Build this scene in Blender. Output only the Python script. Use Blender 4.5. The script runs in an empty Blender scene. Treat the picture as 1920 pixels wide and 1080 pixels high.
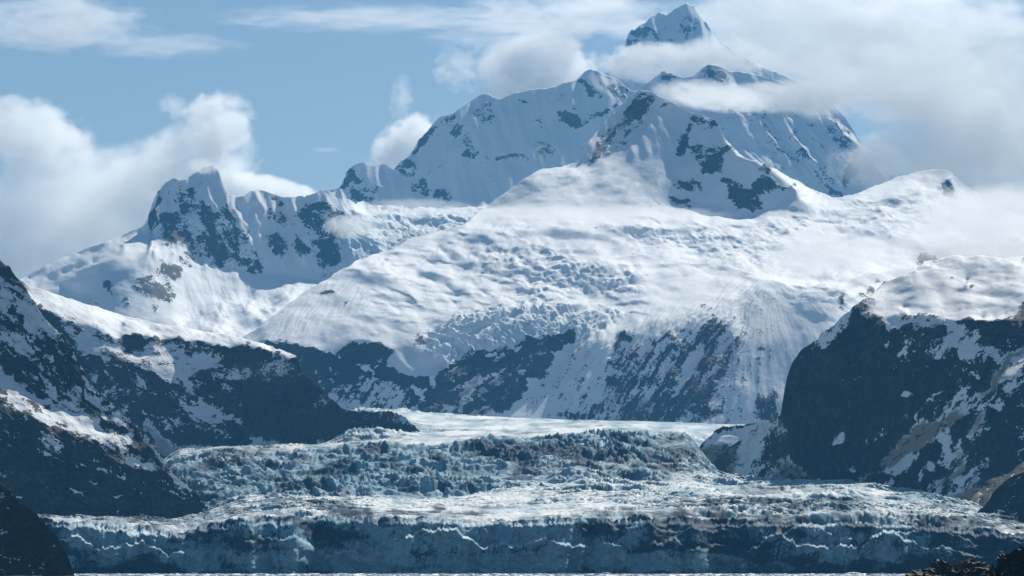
import bpy, math, time
import numpy as np
T0 = time.time()
F32 = np.float32
rad = math.radians

# ------------------------------------------------------------------ camera, sky, sun, exposure
FOC, YH, CAMH = 6000.0, 1060.0, 12.0          # focal length in photo pixels, horizon row, eye height above the fjord
scene = bpy.context.scene
cam_d = bpy.data.cameras.new('camera')
cam = bpy.data.objects.new('camera', cam_d)
scene.collection.objects.link(cam)
cam.location = (0, 0, CAMH)
cam.rotation_euler = (rad(90), 0, 0)
cam_d.sensor_width = 36.0
cam_d.lens = 36.0 * FOC / 1920.0
cam_d.shift_y = (YH - 540.0) / 1920.0
cam_d.clip_start = 1.0
cam_d.clip_end = 90000.0
scene.camera = cam

SUN_AZ, SUN_EL = rad(26), rad(42)              # behind the peaks, a little to the right
SUN_STRENGTH, SKY_STRENGTH = 5.0, 0.056
sun_d = bpy.data.lights.new('sun', 'SUN')
sun_d.energy = SUN_STRENGTH
sun_d.angle = rad(0.53)
sun_d.color = (1.0, 0.955, 0.85)
sun = bpy.data.objects.new('sun', sun_d)
scene.collection.objects.link(sun)
sun.rotation_euler = (rad(90) - SUN_EL, 0, math.pi - SUN_AZ)   # light travels towards the camera and down
sun.location = (0, 0, 6000)

world = bpy.data.worlds.new('World')
scene.world = world
world.use_nodes = True
wn, wl = world.node_tree.nodes, world.node_tree.links
wn.clear()
wout = wn.new('ShaderNodeOutputWorld')
wbg = wn.new('ShaderNodeBackground')
sky = wn.new('ShaderNodeTexSky')
sky.sky_type = 'NISHITA'
sky.sun_disc = False
sky.sun_elevation = SUN_EL
sky.sun_rotation = SUN_AZ
sky.altitude = 0
sky.air_density = 1.0
sky.dust_density = 0.2
sky.ozone_density = 1.2
wbg.inputs['Strength'].default_value = SKY_STRENGTH
wl.new(sky.outputs[0], wbg.inputs['Color'])
wl.new(wbg.outputs[0], wout.inputs['Surface'])

vs = scene.view_settings
vs.view_transform = 'Standard'
vs.look = 'None'
vs.exposure = 0.3
vs.gamma = 1.0
vs.use_curve_mapping = False
scene.cycles.use_denoising = True
scene.cycles.max_bounces = 8
scene.cycles.diffuse_bounces = 2
scene.cycles.glossy_bounces = 2
scene.cycles.transparent_max_bounces = 16
scene.cycles.volume_bounces = 5
scene.cycles.sample_clamp_indirect = 4.0
HAZE = True
CLOUDS = True

# ------------------------------------------------------------------ noise
_rng = np.random.RandomState(7)
_P = _rng.permutation(256).astype(np.int32)
_P = np.concatenate([_P, _P, _P])
_ang = _rng.rand(256) * 2 * np.pi
_G2 = np.stack([np.cos(_ang), np.sin(_ang)], 1).astype(F32)
_g3 = _rng.normal(size=(256, 3)); _g3 /= np.linalg.norm(_g3, axis=1)[:, None]
_G3 = _g3.astype(F32)
_R1 = _rng.rand(256).astype(F32)

def n2(x, y, s=0):
    x = np.asarray(x, F32) + F32(s * 17.37); y = np.asarray(y, F32) + F32(s * 9.71)
    xf, yf = np.floor(x), np.floor(y)
    fx, fy = x - xf, y - yf
    xi, yi = xf.astype(np.int32) & 255, yf.astype(np.int32) & 255
    u = fx * fx * fx * (fx * (fx * 6 - 15) + 10); v = fy * fy * fy * (fy * (fy * 6 - 15) + 10)
    def g(ix, iy, dx, dy):
        h = _P[_P[ix] + iy]
        return _G2[h, 0] * dx + _G2[h, 1] * dy
    a = g(xi, yi, fx, fy); b = g(xi + 1, yi, fx - 1, fy)
    c = g(xi, yi + 1, fx, fy - 1); d = g(xi + 1, yi + 1, fx - 1, fy - 1)
    return ((a + (b - a) * u) + ((c + (d - c) * u) - (a + (b - a) * u)) * v) * F32(1.5)

def n3(x, y, z, s=0):
    x = np.asarray(x, F32) + F32(s * 17.37); y = np.asarray(y, F32) + F32(s * 9.71); z = np.asarray(z, F32) + F32(s * 5.13)
    xf, yf, zf = np.floor(x), np.floor(y), np.floor(z)
    fx, fy, fz = x - xf, y - yf, z - zf
    xi, yi, zi = xf.astype(np.int32) & 255, yf.astype(np.int32) & 255, zf.astype(np.int32) & 255
    u = fx * fx * (3 - 2 * fx); v = fy * fy * (3 - 2 * fy); w = fz * fz * (3 - 2 * fz)
    out = 0
    for dz in (0, 1):
        r = []
        for dy in (0, 1):
            q = []
            for dx in (0, 1):
                h = _P[_P[_P[xi + dx] + yi + dy] + zi + dz]
                q.append(_G3[h, 0] * (fx - dx) + _G3[h, 1] * (fy - dy) + _G3[h, 2] * (fz - dz))
            r.append(q[0] + (q[1] - q[0]) * u)
        r = r[0] + (r[1] - r[0]) * v
        out = r if dz == 0 else out + (r - out) * w
    return out * F32(1.5)

def fbm2(x, y, octv=5, s=0, ridged=False, gain=0.5, lac=2.03):
    a, t, n = 1.0, 0.0, 0.0
    for k in range(octv):
        v = n2(x * lac ** k, y * lac ** k, s + k)
        if ridged: v = 1 - np.abs(v) * 2
        t = t + a * v; n += a; a *= gain
    return t / n

def sstep(a, b, x):
    t = np.clip((x - a) / (b - a), 0, 1)
    return t * t * (3 - 2 * t)

def blur(a, r):
    """three box blurs, radius r cells"""
    r = int(round(r))
    if r < 1: return a
    for _ in range(2):
        for ax in (0, 1):
            pad = [(0, 0), (0, 0)]; pad[ax] = (r + 1, r)
            c = np.cumsum(np.pad(a, pad, mode='edge'), axis=ax)
            n = a.shape[ax]
            a = (np.take(c, range(2 * r + 1, 2 * r + 1 + n), ax) - np.take(c, range(0, n), ax)) / (2 * r + 1)
    return a

# ------------------------------------------------------------------ a sheet of mountain: slopes are laid out, then integrated into relief
CELL = 2.2
class Sheet:
    def __init__(s, name, x0, x1, top, bottom, depth0, base):
        s.name, s.x0, s.x1 = name, x0, x1
        s.top = np.array(top, float); s.bot = np.array(bottom, float); s.d0 = np.array(depth0, float)
        s.ya = min(s.top[:, 1]) - 12; s.yb = max(s.bot[:, 1]) + 12
        s.nx = int((x1 - x0) / CELL) + 2; s.ny = int((s.yb - s.ya) / CELL) + 2
        s.gx, s.gy = np.meshgrid(x0 + np.arange(s.nx) * CELL, s.ya + np.arange(s.ny) * CELL)
        by = np.array(base, float)
        s.wx = s.gx + fbm2(s.gx / 30, s.gy / 30, 4, 301) * 11; s.wy = s.gy + fbm2(s.gx / 30, s.gy / 24, 4, 311) * 7
        z = lambda v=0.0: np.full((s.ny, s.nx), v, float)
        s.m = dict(slope=np.interp(s.gy, by[:, 0], by[:, 1]), zx=z(), rock=z(), dirt=z(), ice=z(), rough=z(1.0), flute=z(), crev=z(), streak=z())
        s.pins = []
    def _put(s, w, kw, feather):
        if feather: w = blur(w, feather / CELL)
        for k, v in kw.items():
            a = s.m[k]
            if callable(v): s.m[k] = a * (1 - w) + v(s.gx, s.gy) * w
            else: s.m[k] = a * (1 - w) + v * w
    def poly(s, pts, feather=5, **kw):
        pts = np.array(pts, float)
        ins = np.zeros(s.gx.shape, bool)
        j = len(pts) - 1
        for i in range(len(pts)):
            xi, yi = pts[i]; xj, yj = pts[j]
            if yi != yj:
                c = ((yi > s.wy) != (yj > s.wy)) & (s.wx < (xj - xi) * (s.wy - yi) / (yj - yi) + xi)
                ins ^= c
            j = i
        s._put(ins.astype(float), kw, feather)
    def stroke(s, pts, width, feather=3, **kw):
        d = np.full(s.gx.shape, 1e9)
        for (ax, ay), (bx, by) in zip(pts[:-1], pts[1:]):
            vx, vy = bx - ax, by - ay
            t = np.clip(((s.wx - ax) * vx + (s.wy - ay) * vy) / (vx * vx + vy * vy + 1e-9), 0, 1)
            d = np.minimum(d, np.hypot(s.wx - ax - t * vx, s.wy - ay - t * vy))
        s._put(np.clip((width / 2 - d) / CELL + 0.5, 0, 1), kw, feather)
    def blob(s, x, y, rx, ry, ang=0, **kw):
        c, n = math.cos(rad(ang)), math.sin(rad(ang))
        u = ((s.wx - x) * c + (s.wy - y) * n) / rx; v = (-(s.wx - x) * n + (s.wy - y) * c) / ry
        s._put(sstep(1.25, 0.55, np.hypot(u, v)), kw, 0)
    def vary(s, amp, zamp, sx, sy, seed, where=None):
        """irregular swells: slope and cross slope wander"""
        w = 1.0 if where is None else where
        n = fbm2(s.wx / sx, s.wy / sy, 5, seed, gain=.62); n = n / n.std()
        s.m['slope'] = np.clip(s.m['slope'] + amp * w * n, 6, 72)
        n = fbm2(s.wx / sx, s.wy / (sy * 1.6), 5, seed + 9, gain=.62); n = n / n.std()
        s.m['zx'] = s.m['zx'] + zamp * w * n
    def ribs(s, amp, flow, across, along, seed, where=None):
        """ribs and gullies down the fall line: the face turns left and right"""
        a, l = flow(s.wx, s.wy)
        n = fbm2(a / across, l / along, 4, seed, gain=.6); n = n / n.std()
        s.m['zx'] = s.m['zx'] + amp * n * (1.0 if where is None else where)
    def streaks(s, pts, n, seed, d, ln=(15, 60), wd=(2.5, 5.5), **kw):
        """narrow snow runnels or rock ribs along direction d"""
        rg = np.random.RandomState(seed); pts = np.array(pts, float); lo, hi = pts.min(0), pts.max(0); k = 0
        while k < n:
            x, y = lo + (hi - lo) * rg.rand(2); c = False; j = len(pts) - 1
            for i in range(len(pts)):
                if (pts[i, 1] > y) != (pts[j, 1] > y) and x < (pts[j, 0] - pts[i, 0]) * (y - pts[i, 1]) / (pts[j, 1] - pts[i, 1]) + pts[i, 0]: c = not c
                j = i
            if not c: continue
            k += 1; l = ln[0] + (ln[1] - ln[0]) * rg.rand() ** 2; a = math.atan2(d[1], d[0]) + rg.normal() * .13
            s.stroke([(x, y), (x + l * math.cos(a), y + l * math.sin(a))], wd[0] + (wd[1] - wd[0]) * rg.rand() ** 2, 1, **kw)
    def lenses(s, pts, n, seed, rx=(6, 26), ry=(1.6, 4.2), ang=0, slope=(36, 50), rough=None):
        """many small crevasse lips and hollows inside an area"""
        rg = np.random.RandomState(seed); pts = np.array(pts, float)
        lo, hi = pts.min(0), pts.max(0); k = 0
        while k < n:
            x, y = lo + (hi - lo) * rg.rand(2)
            c = False; j = len(pts) - 1
            for i in range(len(pts)):
                if (pts[i, 1] > y) != (pts[j, 1] > y) and x < (pts[j, 0] - pts[i, 0]) * (y - pts[i, 1]) / (pts[j, 1] - pts[i, 1]) + pts[i, 0]: c = not c
                j = i
            if not c: continue
            k += 1
            a = rx[0] + (rx[1] - rx[0]) * rg.rand() ** 2; b = ry[0] + (ry[1] - ry[0]) * rg.rand() ** 1.5
            an = rad(ang + rg.normal() * 9); sl = slope[0] + (slope[1] - slope[0]) * rg.rand()
            i0, i1 = int((y - a - 14 - s.ya) / CELL), int((y + a + 14 - s.ya) / CELL) + 1; j0, j1 = int((x - a * 1.3 - 14 - s.x0) / CELL), int((x + a * 1.3 + 14 - s.x0) / CELL) + 1
            i0, j0 = max(i0, 0), max(j0, 0)
            X, Y = s.wx[i0:i1, j0:j1] - x, s.wy[i0:i1, j0:j1] - y
            Y = Y + (X / a) ** 2 * b * (rg.rand() * 2 - .6)
            u = (X * math.cos(an) + Y * math.sin(an)) / a; v = (-X * math.sin(an) + Y * math.cos(an)) / b
            w = sstep(1.15, .75, np.hypot(u, v))
            s.m['slope'][i0:i1, j0:j1] = s.m['slope'][i0:i1, j0:j1] * (1 - w) + sl * w
    def solve(s):
        gx, gy = s.gx, s.gy
        zy = np.tan(np.radians(s.m['slope'])); zx = s.m['zx']
        Dn = np.maximum(FOC * zy + zx * (gx - 960) - (YH - gy), 90.0)
        gpy = -1 / Dn * CELL; gpx = zx * gpy
        top = np.interp(gx[0], s.top[:, 0], s.top[:, 1]); bot = np.interp(gx[0], s.bot[:, 0], s.bot[:, 1])
        ins = ((gy > top[None] - 4) & (gy < bot[None] + 4)).astype(float)
        w = (0.02 + ins) * (Dn / 1000.0)
        wy = 0.5 * (w[1:] + w[:-1]); wx = 0.5 * (w[:, 1:] + w[:, :-1]) * 0.5
        ey = 0.5 * (gpy[1:] + gpy[:-1]); ex = 0.5 * (gpx[:, 1:] + gpx[:, :-1])
        c = np.zeros_like(w); tgt = np.zeros_like(w)
        d0 = np.log(np.interp(gx[0], s.d0[:, 0], s.d0[:, 1]))
        low = np.abs(gy - bot[None]) < CELL
        c[low] = 60.0; tgt[low] = np.broadcast_to(d0[None], w.shape)[low]
        for px, py, D, wt in s.pins:
            i = int(round((py - s.ya) / CELL)); j = int(round((px - s.x0) / CELL))
            if 0 <= i < s.ny and 0 <= j < s.nx: c[i, j] += wt; tgt[i, j] = math.log(D)
        def A(u):
            dy = (u[1:] - u[:-1]) * wy; dx = (u[:, 1:] - u[:, :-1]) * wx
            r = c * u
            r[1:] += dy; r[:-1] -= dy; r[:, 1:] += dx; r[:, :-1] -= dx
            return r
        b = c * tgt
        b[1:] += ey * wy; b[:-1] -= ey * wy; b[:, 1:] += ex * wx; b[:, :-1] -= ex * wx
        diag = c.copy(); diag[1:] += wy; diag[:-1] += wy; diag[:, 1:] += wx; diag[:, :-1] += wx
        # start: integrate upwards by column
        u = np.zeros_like(w); ib = np.clip(((bot - s.ya) / CELL).round().astype(int), 0, s.ny - 1)
        cum = np.cumsum(np.vstack([np.zeros((1, s.nx)), ey]), 0)
        u = cum - cum[ib, np.arange(s.nx)][None] + d0[None]
        k = 15
        up = np.pad(u, ((0, 0), (k, k)), mode='edge'); cs = np.cumsum(np.pad(up, ((0, 0), (1, 0))), 1)
        u = (cs[:, 2 * k + 1:] - cs[:, :-(2 * k + 1)]) / (2 * k + 1)
        r = b - A(u); z = r / diag; p = z.copy(); rz = (r * z).sum()
        for it in range(300):
            Ap = A(p); al = rz / (p * Ap).sum()
            u += al * p; r -= al * Ap; z = r / diag
            rz2 = (r * z).sum()
            if rz2 < 1e-12: break
            p = z + (rz2 / rz) * p; rz = rz2
        s.u = u
        return s
    def samp(s, a, px, py):
        fx = np.clip((px - s.x0) / CELL, 0, s.nx - 1.001); fy = np.clip((py - s.ya) / CELL, 0, s.ny - 1.001)
        ix, iy = fx.astype(int), fy.astype(int); fx = fx - ix; fy = fy - iy
        return ((a[iy, ix] * (1 - fx) + a[iy, ix + 1] * fx) * (1 - fy) + (a[iy + 1, ix] * (1 - fx) + a[iy + 1, ix + 1] * fx) * fy)

STEP = 1.6
def grid_mesh(name, X, Y, Z, attr, mat, kind='structure', parent=None):
    nr, nc = X.shape
    co = np.stack([X, Y, Z], -1).reshape(-1, 3).astype(F32)
    idx = np.arange(nr * nc).reshape(nr, nc)
    q = np.stack([idx[:-1, :-1], idx[:-1, 1:], idx[1:, 1:], idx[1:, :-1]], -1).reshape(-1, 4)
    me = bpy.data.meshes.new(name)
    me.vertices.add(len(co)); me.loops.add(q.size); me.polygons.add(len(q))
    me.vertices.foreach_set('co', co.ravel())
    me.loops.foreach_set('vertex_index', q.ravel().astype(np.int32))
    me.polygons.foreach_set('loop_start', (np.arange(len(q)) * 4).astype(np.int32))
    me.polygons.foreach_set('use_smooth', np.ones(len(q), bool))
    ca = me.attributes.new('surf', 'FLOAT_COLOR', 'POINT')
    rgba = np.ones((nr * nc, 4), F32)
    rgba[:, 0] = np.clip(attr[0].reshape(-1), -1.7, 3.2)
    for k in (1, 2): rgba[:, k] = np.clip(attr[k].reshape(-1), 0, 1)
    ca.data.foreach_set('color', rgba.ravel())
    me.update(calc_edges=True)
    me.materials.append(mat)
    o = bpy.data.objects.new(name, me)
    scene.collection.objects.link(o)
    o['kind'] = kind
    if parent: o.parent = parent
    return o

def aa(lam, sp):          # fade out relief the grid is too coarse for
    return sstep(1.2, 3.0, lam / np.maximum(sp, 0.1))

def build_sheet(s, mat, flow=None, seed=0, amp=1.0, rock_k=0.9, jag=1.0, step=1.9, rstep=1.35, back=14, warp=1.0, iso=None, grit=.3, pad=(0, 0)):
    px1 = s.x0 + np.arange(int((s.x1 - s.x0) / step) + 1) * step
    px1 = np.concatenate([s.x0 - np.arange(pad[0], 0, -7.0), px1, px1[-1] + np.arange(7.0, pad[1] + 1, 7.0)])
    nc = len(px1); pxr = px1
    px1 = np.where(px1 < s.x0, 2 * s.x0 - px1, np.where(px1 > s.x1, 2 * s.x1 - px1, px1))
    top = np.interp(px1, s.top[:, 0], s.top[:, 1]); bot = np.interp(px1, s.bot[:, 0], s.bot[:, 1])
    D0 = np.exp(s.samp(s.u, px1, top))
    mp = D0.mean() / FOC
    # crest gets small irregular teeth
    tj = (fbm2(px1 / 26, px1 * 0, 4, seed + 5) * 5.0 + (.4 - np.abs(fbm2(px1 / 8, px1 * 0, 3, seed + 8))) * 4.0) * jag
    top = top + tj * (0.25 + 0.75 * np.clip(s.samp(s.m['rough'], px1, top + 3), 0, 1))
    nr = int((bot - top).max() / rstep) + 1
    t = np.linspace(0, 1, nr)[:, None]
    PX = np.broadcast_to(px1[None], (nr, nc)); PY = bot[None] * (1 - t) + top[None] * t
    U = s.samp(s.u, PX, PY)
    Y = np.exp(U); X = (pxr[None] - 960) / FOC * Y; Z = (YH - PY) / FOC * Y + CAMH
    sp = np.abs(np.gradient(Y, axis=0)); m = Y / FOC     # metres per photo pixel
    W = lambda a, wpx=0, wpy=0: s.samp(a, PX + wpx, PY + wpy)
    wx = fbm2(PX / 22, PY / 22, 4, seed + 20) * 14 * warp; wy = fbm2(PX / 22, PY / 22, 4, seed + 31) * 12 * warp
    rockp = W(s.m['rock'], wx, wy); dirt = W(s.m['dirt'], wx, wy); ice = W(s.m['ice'], wx, wy)
    rough = W(s.m['rough']); flute = W(s.m['flute']); crev = W(s.m['crev'], wx * .5, wy * .5); streak = W(s.m['streak'])
    # patterns
    xs, ys, zs = X / 1.0, Y / 1.0, Z / 1.0
    ac, al = flow(PX, PY) if flow else (PX * 0.8 + PY * 0.2, PY * 0.8)
    ac = ac + fbm2(PX / 40, PY / 40, 3, seed + 44) * 6
    st = fbm2(ac / 8, al / 55, 4, seed + 50, gain=0.7) ; stb = fbm2(ac / 24, al / 100, 4, seed + 56, gain=.6)
    strk = st * 0.6 + stb * 0.7
    ison = np.zeros_like(X, dtype=F32); a = 1.0; tot = 0.0
    lam = (iso or 110.0) * mp * 6000 / 6000
    for k in range(6):
        l = lam / 2.05 ** k
        v = n3(xs / l, ys / l, zs / l, seed + k); ison = ison + a * v; tot += a; a *= 0.78
    ison = ison / tot * 2.6
    ison = ison / (ison.std() + 1e-6) * .5; strk = strk / (strk.std() + 1e-6) * .5
    pat = ison * (1 - streak) + (strk * .9 + ison * grit) * streak
    rock = rockp + pat * rock_k * 0.62 * (1 - np.clip(np.abs(2 * rockp - 1), 0, 1) ** 4 * 0.62)
    rock = rock * 3.6 - 1.35                                # sharpen round 0.5
    # relief
    dz = np.zeros_like(X)
    a = 1.0
    for k in range(6):
        l = 46.0 * mp / 2.1 ** k
        v = 1 - 2.2 * np.abs(n3(xs / l, ys / l * 0.8, zs / l, seed + 70 + k))
        dz = dz + v * l * 0.06 * aa(l, sp) * (0.10 + 0.55 * np.clip(rock, 0, 1)) * rough
    for k, (l0, g) in enumerate(((120, 0.05), (44, 0.055), (17, 0.045), (7, 0.05))):
        l = l0 * mp
        dz = dz + n3(xs / l, ys / (l * 1.3), zs / l, seed + 90 + k) * l * g * aa(l, sp) * (1 - np.clip(rock, 0, 1) * .5) * np.clip(rough, 0, 1.5)
    dz = dz + strk * flute * m * 2.6
    dz = dz * amp
    if s.m['crev'].max() > 0:                              # crevasse fields and icefall blocks
        q = np.zeros_like(X)
        for k, l in enumerate((26, 12, 6, 3.4)):
            l = l * mp
            wv = n2(xs / (l * 3), ys / (l * 3), seed + 120 + k) * 1.2
            v = 1 - np.abs(n2(xs / (l * 1.6) + wv, ys / (l * 2.2) + wv, seed + 110 + k)) * 3.0
            q = q + np.clip(v, -1, 0.75) * l * 0.29 * sstep(0.8, 2.0, l * 2.2 / np.maximum(sp, .1))
        dz = dz + q * crev
    Z = Z + dz
    # the far side of the crest
    bx, by_, bz = [], [], []
    n = back
    for k in range(1, n + 1):
        d = (k / n) ** 1.6 * (Y[-1] * 0.09)
        bx.append(X[-1] + 0 * d); by_.append(Y[-1] + d); bz.append(np.maximum(Z[-1] - d * 0.75 - (fbm2(X[-1] / 90, d / 90, 3, seed) * 10 * (k / n)), -30))
    ext = lambda A: np.vstack([A] + [A[-1:]] * n)
    X2, Y2, Z2 = np.vstack([X] + [b[None] for b in bx]), np.vstack([Y] + [b[None] for b in by_]), np.vstack([Z] + [b[None] for b in bz])
    o = grid_mesh(s.name, X2, Y2, Z2, (ext(rock), ext(dirt), ext(ice)), mat)
    print(f'{s.name}: {X2.size} verts, D {Y.min():.0f}..{Y.max():.0f}, t={time.time()-T0:.1f}')
    return o

# ------------------------------------------------------------------ materials
def nodes(name):
    m = bpy.data.materials.new(name); m.use_nodes = True
    nt = m.node_tree; nt.nodes.clear()
    return m, nt.nodes, nt.links
def mix(N, L, fac, a, b):
    n = N.new('ShaderNodeMix'); n.data_type = 'RGBA'
    for s_, v in ((n.inputs[0], fac), (n.inputs[6], a), (n.inputs[7], b)):
        if hasattr(v, 'is_linked'): L.new(v, s_)
        elif isinstance(v, tuple): s_.default_value = (*v, 1)
        else: s_.default_value = v
    return n.outputs[2]
def math_(N, L, op, a, b=0.0, c=None, clamp=False):
    n = N.new('ShaderNodeMath'); n.operation = op; n.use_clamp = clamp
    for i, v in enumerate((a, b, c)):
        if v is None: continue
        if hasattr(v, 'is_linked'): L.new(v, n.inputs[i])
        else: n.inputs[i].default_value = v
    return n.outputs[0]
def noise(N, L, vec, scale, detail=4, rough=0.6, dist=0.0):
    n = N.new('ShaderNodeTexNoise'); n.inputs['Scale'].default_value = scale
    n.inputs['Detail'].default_value = detail; n.inputs['Roughness'].default_value = rough; n.inputs['Distortion'].default_value = dist
    L.new(vec, n.inputs['Vector']); return n.outputs['Fac']
def maprange(N, L, v, a, b, c=0.0, d=1.0):
    n = N.new('ShaderNodeMapRange'); n.interpolation_type = 'SMOOTHSTEP'
    L.new(v, n.inputs[0])
    for i, q in enumerate((a, b, c, d)): n.inputs[i + 1].default_value = q
    return n.outputs[0]

def terrain_material(name, res, rockA=(0.012, 0.014, 0.016), rockB=(0.036, 0.036, 0.036), snow=(0.80, 0.82, 0.84), ice_c=(0.42, 0.60, 0.68), steep_ice=0.0, bump=0.6, fleck=6.0, glint=0.0, dirt_shade_c=(0.30, 0.245, 0.19)):
    """res = metres that one render pixel covers there, sets the scale of the fine grain"""
    m, N, L = nodes(name)
    out = N.new('ShaderNodeOutputMaterial'); bs = N.new('ShaderNodeBsdfPrincipled')
    L.new(bs.outputs[0], out.inputs[0])
    geo = N.new('ShaderNodeNewGeometry'); pos = geo.outputs['Position']
    at = N.new('ShaderNodeAttribute'); at.attribute_name = 'surf'
    sep = N.new('ShaderNodeSeparateColor'); L.new(at.outputs['Color'], sep.inputs[0])
    rk, dt, ic = sep.outputs[0], sep.outputs[1], sep.outputs[2]
    fine = noise(N, L, pos, 1 / (res * 2.6), 4, 0.75)
    mid = noise(N, L, pos, 1 / (res * 11), 5, 0.7)
    big = noise(N, L, pos, 1 / (res * 120), 4, 0.6)
    e = math_(N, L, 'MULTIPLY_ADD', math_(N, L, 'SUBTRACT', fine, 0.5), fleck, rk)
    e = math_(N, L, 'MULTIPLY_ADD', math_(N, L, 'SUBTRACT', mid, 0.5), fleck, e)
    rf = maprange(N, L, e, 0.42, 0.58)
    rock = mix(N, L, maprange(N, L, math_(N, L, 'MULTIPLY_ADD', fine, .5, math_(N, L, 'MULTIPLY', mid, .5)), 0.42, 0.62), rockA, rockB)
    rock = mix(N, L, math_(N, L, 'MULTIPLY', maprange(N, L, big, 0.5, 0.7), 0.5), rock, (0.036, 0.032, 0.028))
    icec = mix(N, L, maprange(N, L, mid, 0.3, 0.75), ice_c, tuple(c * 0.62 for c in ice_c))
    if steep_ice > 0:
        sn = N.new('ShaderNodeSeparateXYZ'); L.new(geo.outputs['Normal'], sn.inputs[0])
        st = maprange(N, L, math_(N, L, 'MULTIPLY_ADD', math_(N, L, 'SUBTRACT', fine, 0.5), 0.25, sn.outputs[2]), 0.95, 0.76)
        icf = math_(N, L, 'MAXIMUM', ic, math_(N, L, 'MULTIPLY', st, steep_ice))
    else: icf = ic
    sno = mix(N, L, maprange(N, L, big, 0.3, 0.75), snow, tuple(c * 0.94 for c in snow))
    c1 = mix(N, L, icf, sno, icec)
    dirt_shade_f = maprange(N, L, math_(N, L, 'MULTIPLY_ADD', math_(N, L, 'SUBTRACT', mid, 0.5), 0.8, dt), 0.25, 0.85)
    c2 = mix(N, L, dirt_shade_f, c1, dirt_shade_c)
    dr = math_(N, L, 'MULTIPLY', dt, 0.55)
    rock2 = mix(N, L, dr, rock, (0.11, 0.10, 0.09))
    c3 = mix(N, L, rf, c2, rock2)
    L.new(c3, bs.inputs['Base Color'])
    rg = math_(N, L, 'MULTIPLY_ADD', rf, -0.1, 0.75)
    L.new(rg, bs.inputs['Roughness'])
    L.new(math_(N, L, 'MULTIPLY_ADD', rf, glint, 0.10), bs.inputs['Specular IOR Level'])
    bp = N.new('ShaderNodeBump'); bp.inputs['Distance'].default_value = res * 3.0
    bh = math_(N, L, 'ADD', math_(N, L, 'MULTIPLY', fine, 0.7), mid)
    L.new(math_(N, L, 'MULTIPLY_ADD', rf, bump * 0.7, bump * 0.3), bp.inputs['Strength'])
    L.new(bh, bp.inputs['Height']); L.new(bp.outputs[0], bs.inputs['Normal'])
    return m

#@@SHEETS
M_far = terrain_material('far_snow_and_rock', 5.5, bump=0.5)
M_mid = terrain_material('snow_and_rock', 3.2, bump=0.6)
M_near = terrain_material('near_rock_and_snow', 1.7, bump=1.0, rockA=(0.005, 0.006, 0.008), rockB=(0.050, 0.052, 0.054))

# ---- highest summit, above the cloud
s = Sheet('mountain_summit', 1120, 1560,
    [(1120,150),(1150,130),(1170,92),(1174,78),(1180,62),(1200,45),(1212,42),(1225,28),(1232,24),(1250,26),(1262,15),(1285,9),(1300,14),(1318,38),(1335,60),(1360,85),(1420,120),(1500,150),(1560,190)],
    [(1120,240),(1560,260)], [(1120,21500),(1560,21500)], [(0,52),(260,46)])
s.m['rough'][:] = 0.8
s.poly([(1290,10),(1303,14),(1335,60),(1360,90),(1330,90),(1315,50)], 3, slope=34, zx=-0.9)
s.stroke([(1232,26),(1212,46),(1196,72),(1188,86)], 5, 2, zx=-1.6, slope=40)
s.stroke([(1226,28),(1204,48),(1190,72),(1180,92)], 7, 2, zx=1.0)
s.poly([(1172,62),(1200,50),(1190,72),(1180,95),(1165,95)], 3, rock=0.55, slope=60)
s.poly([(1255,35),(1300,30),(1310,55),(1270,70),(1250,55)], 6, rock=0.36)
fl = lambda x, y: (x * .95 - y * .2, y)
s.vary(3, .1, 40, 30, 400); s.poly([(1176,62),(1240,40),(1270,80),(1200,100)], 8, rock=.42); s.ribs(.7, fl, 10, 50, 401)
s.solve(); build_sheet(s, M_far, flow=fl, seed=3, iso=45, jag=1.9)

# ---- the long snow wall and the ridge behind it
s = Sheet('mountain_wall', 560, 1740,
    [(560,376),(600,362),(638,352),(644,340),(650,325),(660,314),(668,308),(680,305),(700,312),(720,306),(730,312),(738,318),(748,306),(760,298),(772,287),(782,268),(800,245),(812,230),(824,221),(836,215),(848,213),(860,205),(880,190),(892,184),(905,176),(915,178),(925,183),(935,187),(945,184),(965,174),(985,171),(1000,168),(1022,166),(1045,160),(1055,155),(1070,152),(1085,145),(1092,136),(1100,130),(1108,127),(1118,131),(1130,138),(1150,146),(1165,155),(1178,167),(1190,172),(1215,155),(1232,140),(1242,131),(1252,133),(1262,138),(1280,142),(1300,140),(1315,128),(1330,121),(1350,124),(1370,133),(1420,140),(1500,160),(1560,190),(1590,225),(1612,262),(1640,300),(1670,325),(1740,345)],
    [(560,440),(900,430),(1000,430),(1740,430)], [(560,16800),(900,16300),(1740,16800)], [(0,50),(330,47),(370,38),(400,20),(440,14)])
s.m['rough'][:] = 0.55
s.poly([(640,352),(668,308),(690,308),(680,340),(665,370),(645,375)], 6, zx=0.6, slope=52)
s.poly([(668,308),(720,306),(740,330),(760,360),(740,385),(700,370),(685,340)], 6, zx=-0.25, slope=46)
s.poly([(895,180),(1090,140),(1180,170),(1100,290),(1000,320),(930,350),(800,360),(780,300),(830,240)], 20, slope=46, zx=0.1, rough=0.35)
s.poly([(1108,128),(1180,168),(1160,200),(1128,170)], 5, slope=38, zx=-0.25)
R = dict(rough=1.0)
s.poly([(740,305),(760,298),(775,308),(782,325),(770,338),(750,325),(741,316)], 3, rock=.62, slope=58, **R)
s.poly([(766,292),(790,262),(812,234),(835,216),(852,222),(836,232),(812,252),(795,275),(776,291)], 3, rock=.92, slope=60, zx=.9, **R)
s.poly([(638,352),(650,325),(666,309),(668,325),(667,345),(655,352)], 3, rock=.92, slope=60, zx=.9, **R)
s.poly([(830,235),(870,240),(885,280),(905,292),(900,298),(870,290),(842,268)], 8, rock=.36, **R)
s.poly([(892,180),(912,178),(935,188),(925,225),(905,225),(890,205)], 6, rock=.44, **R)
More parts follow.
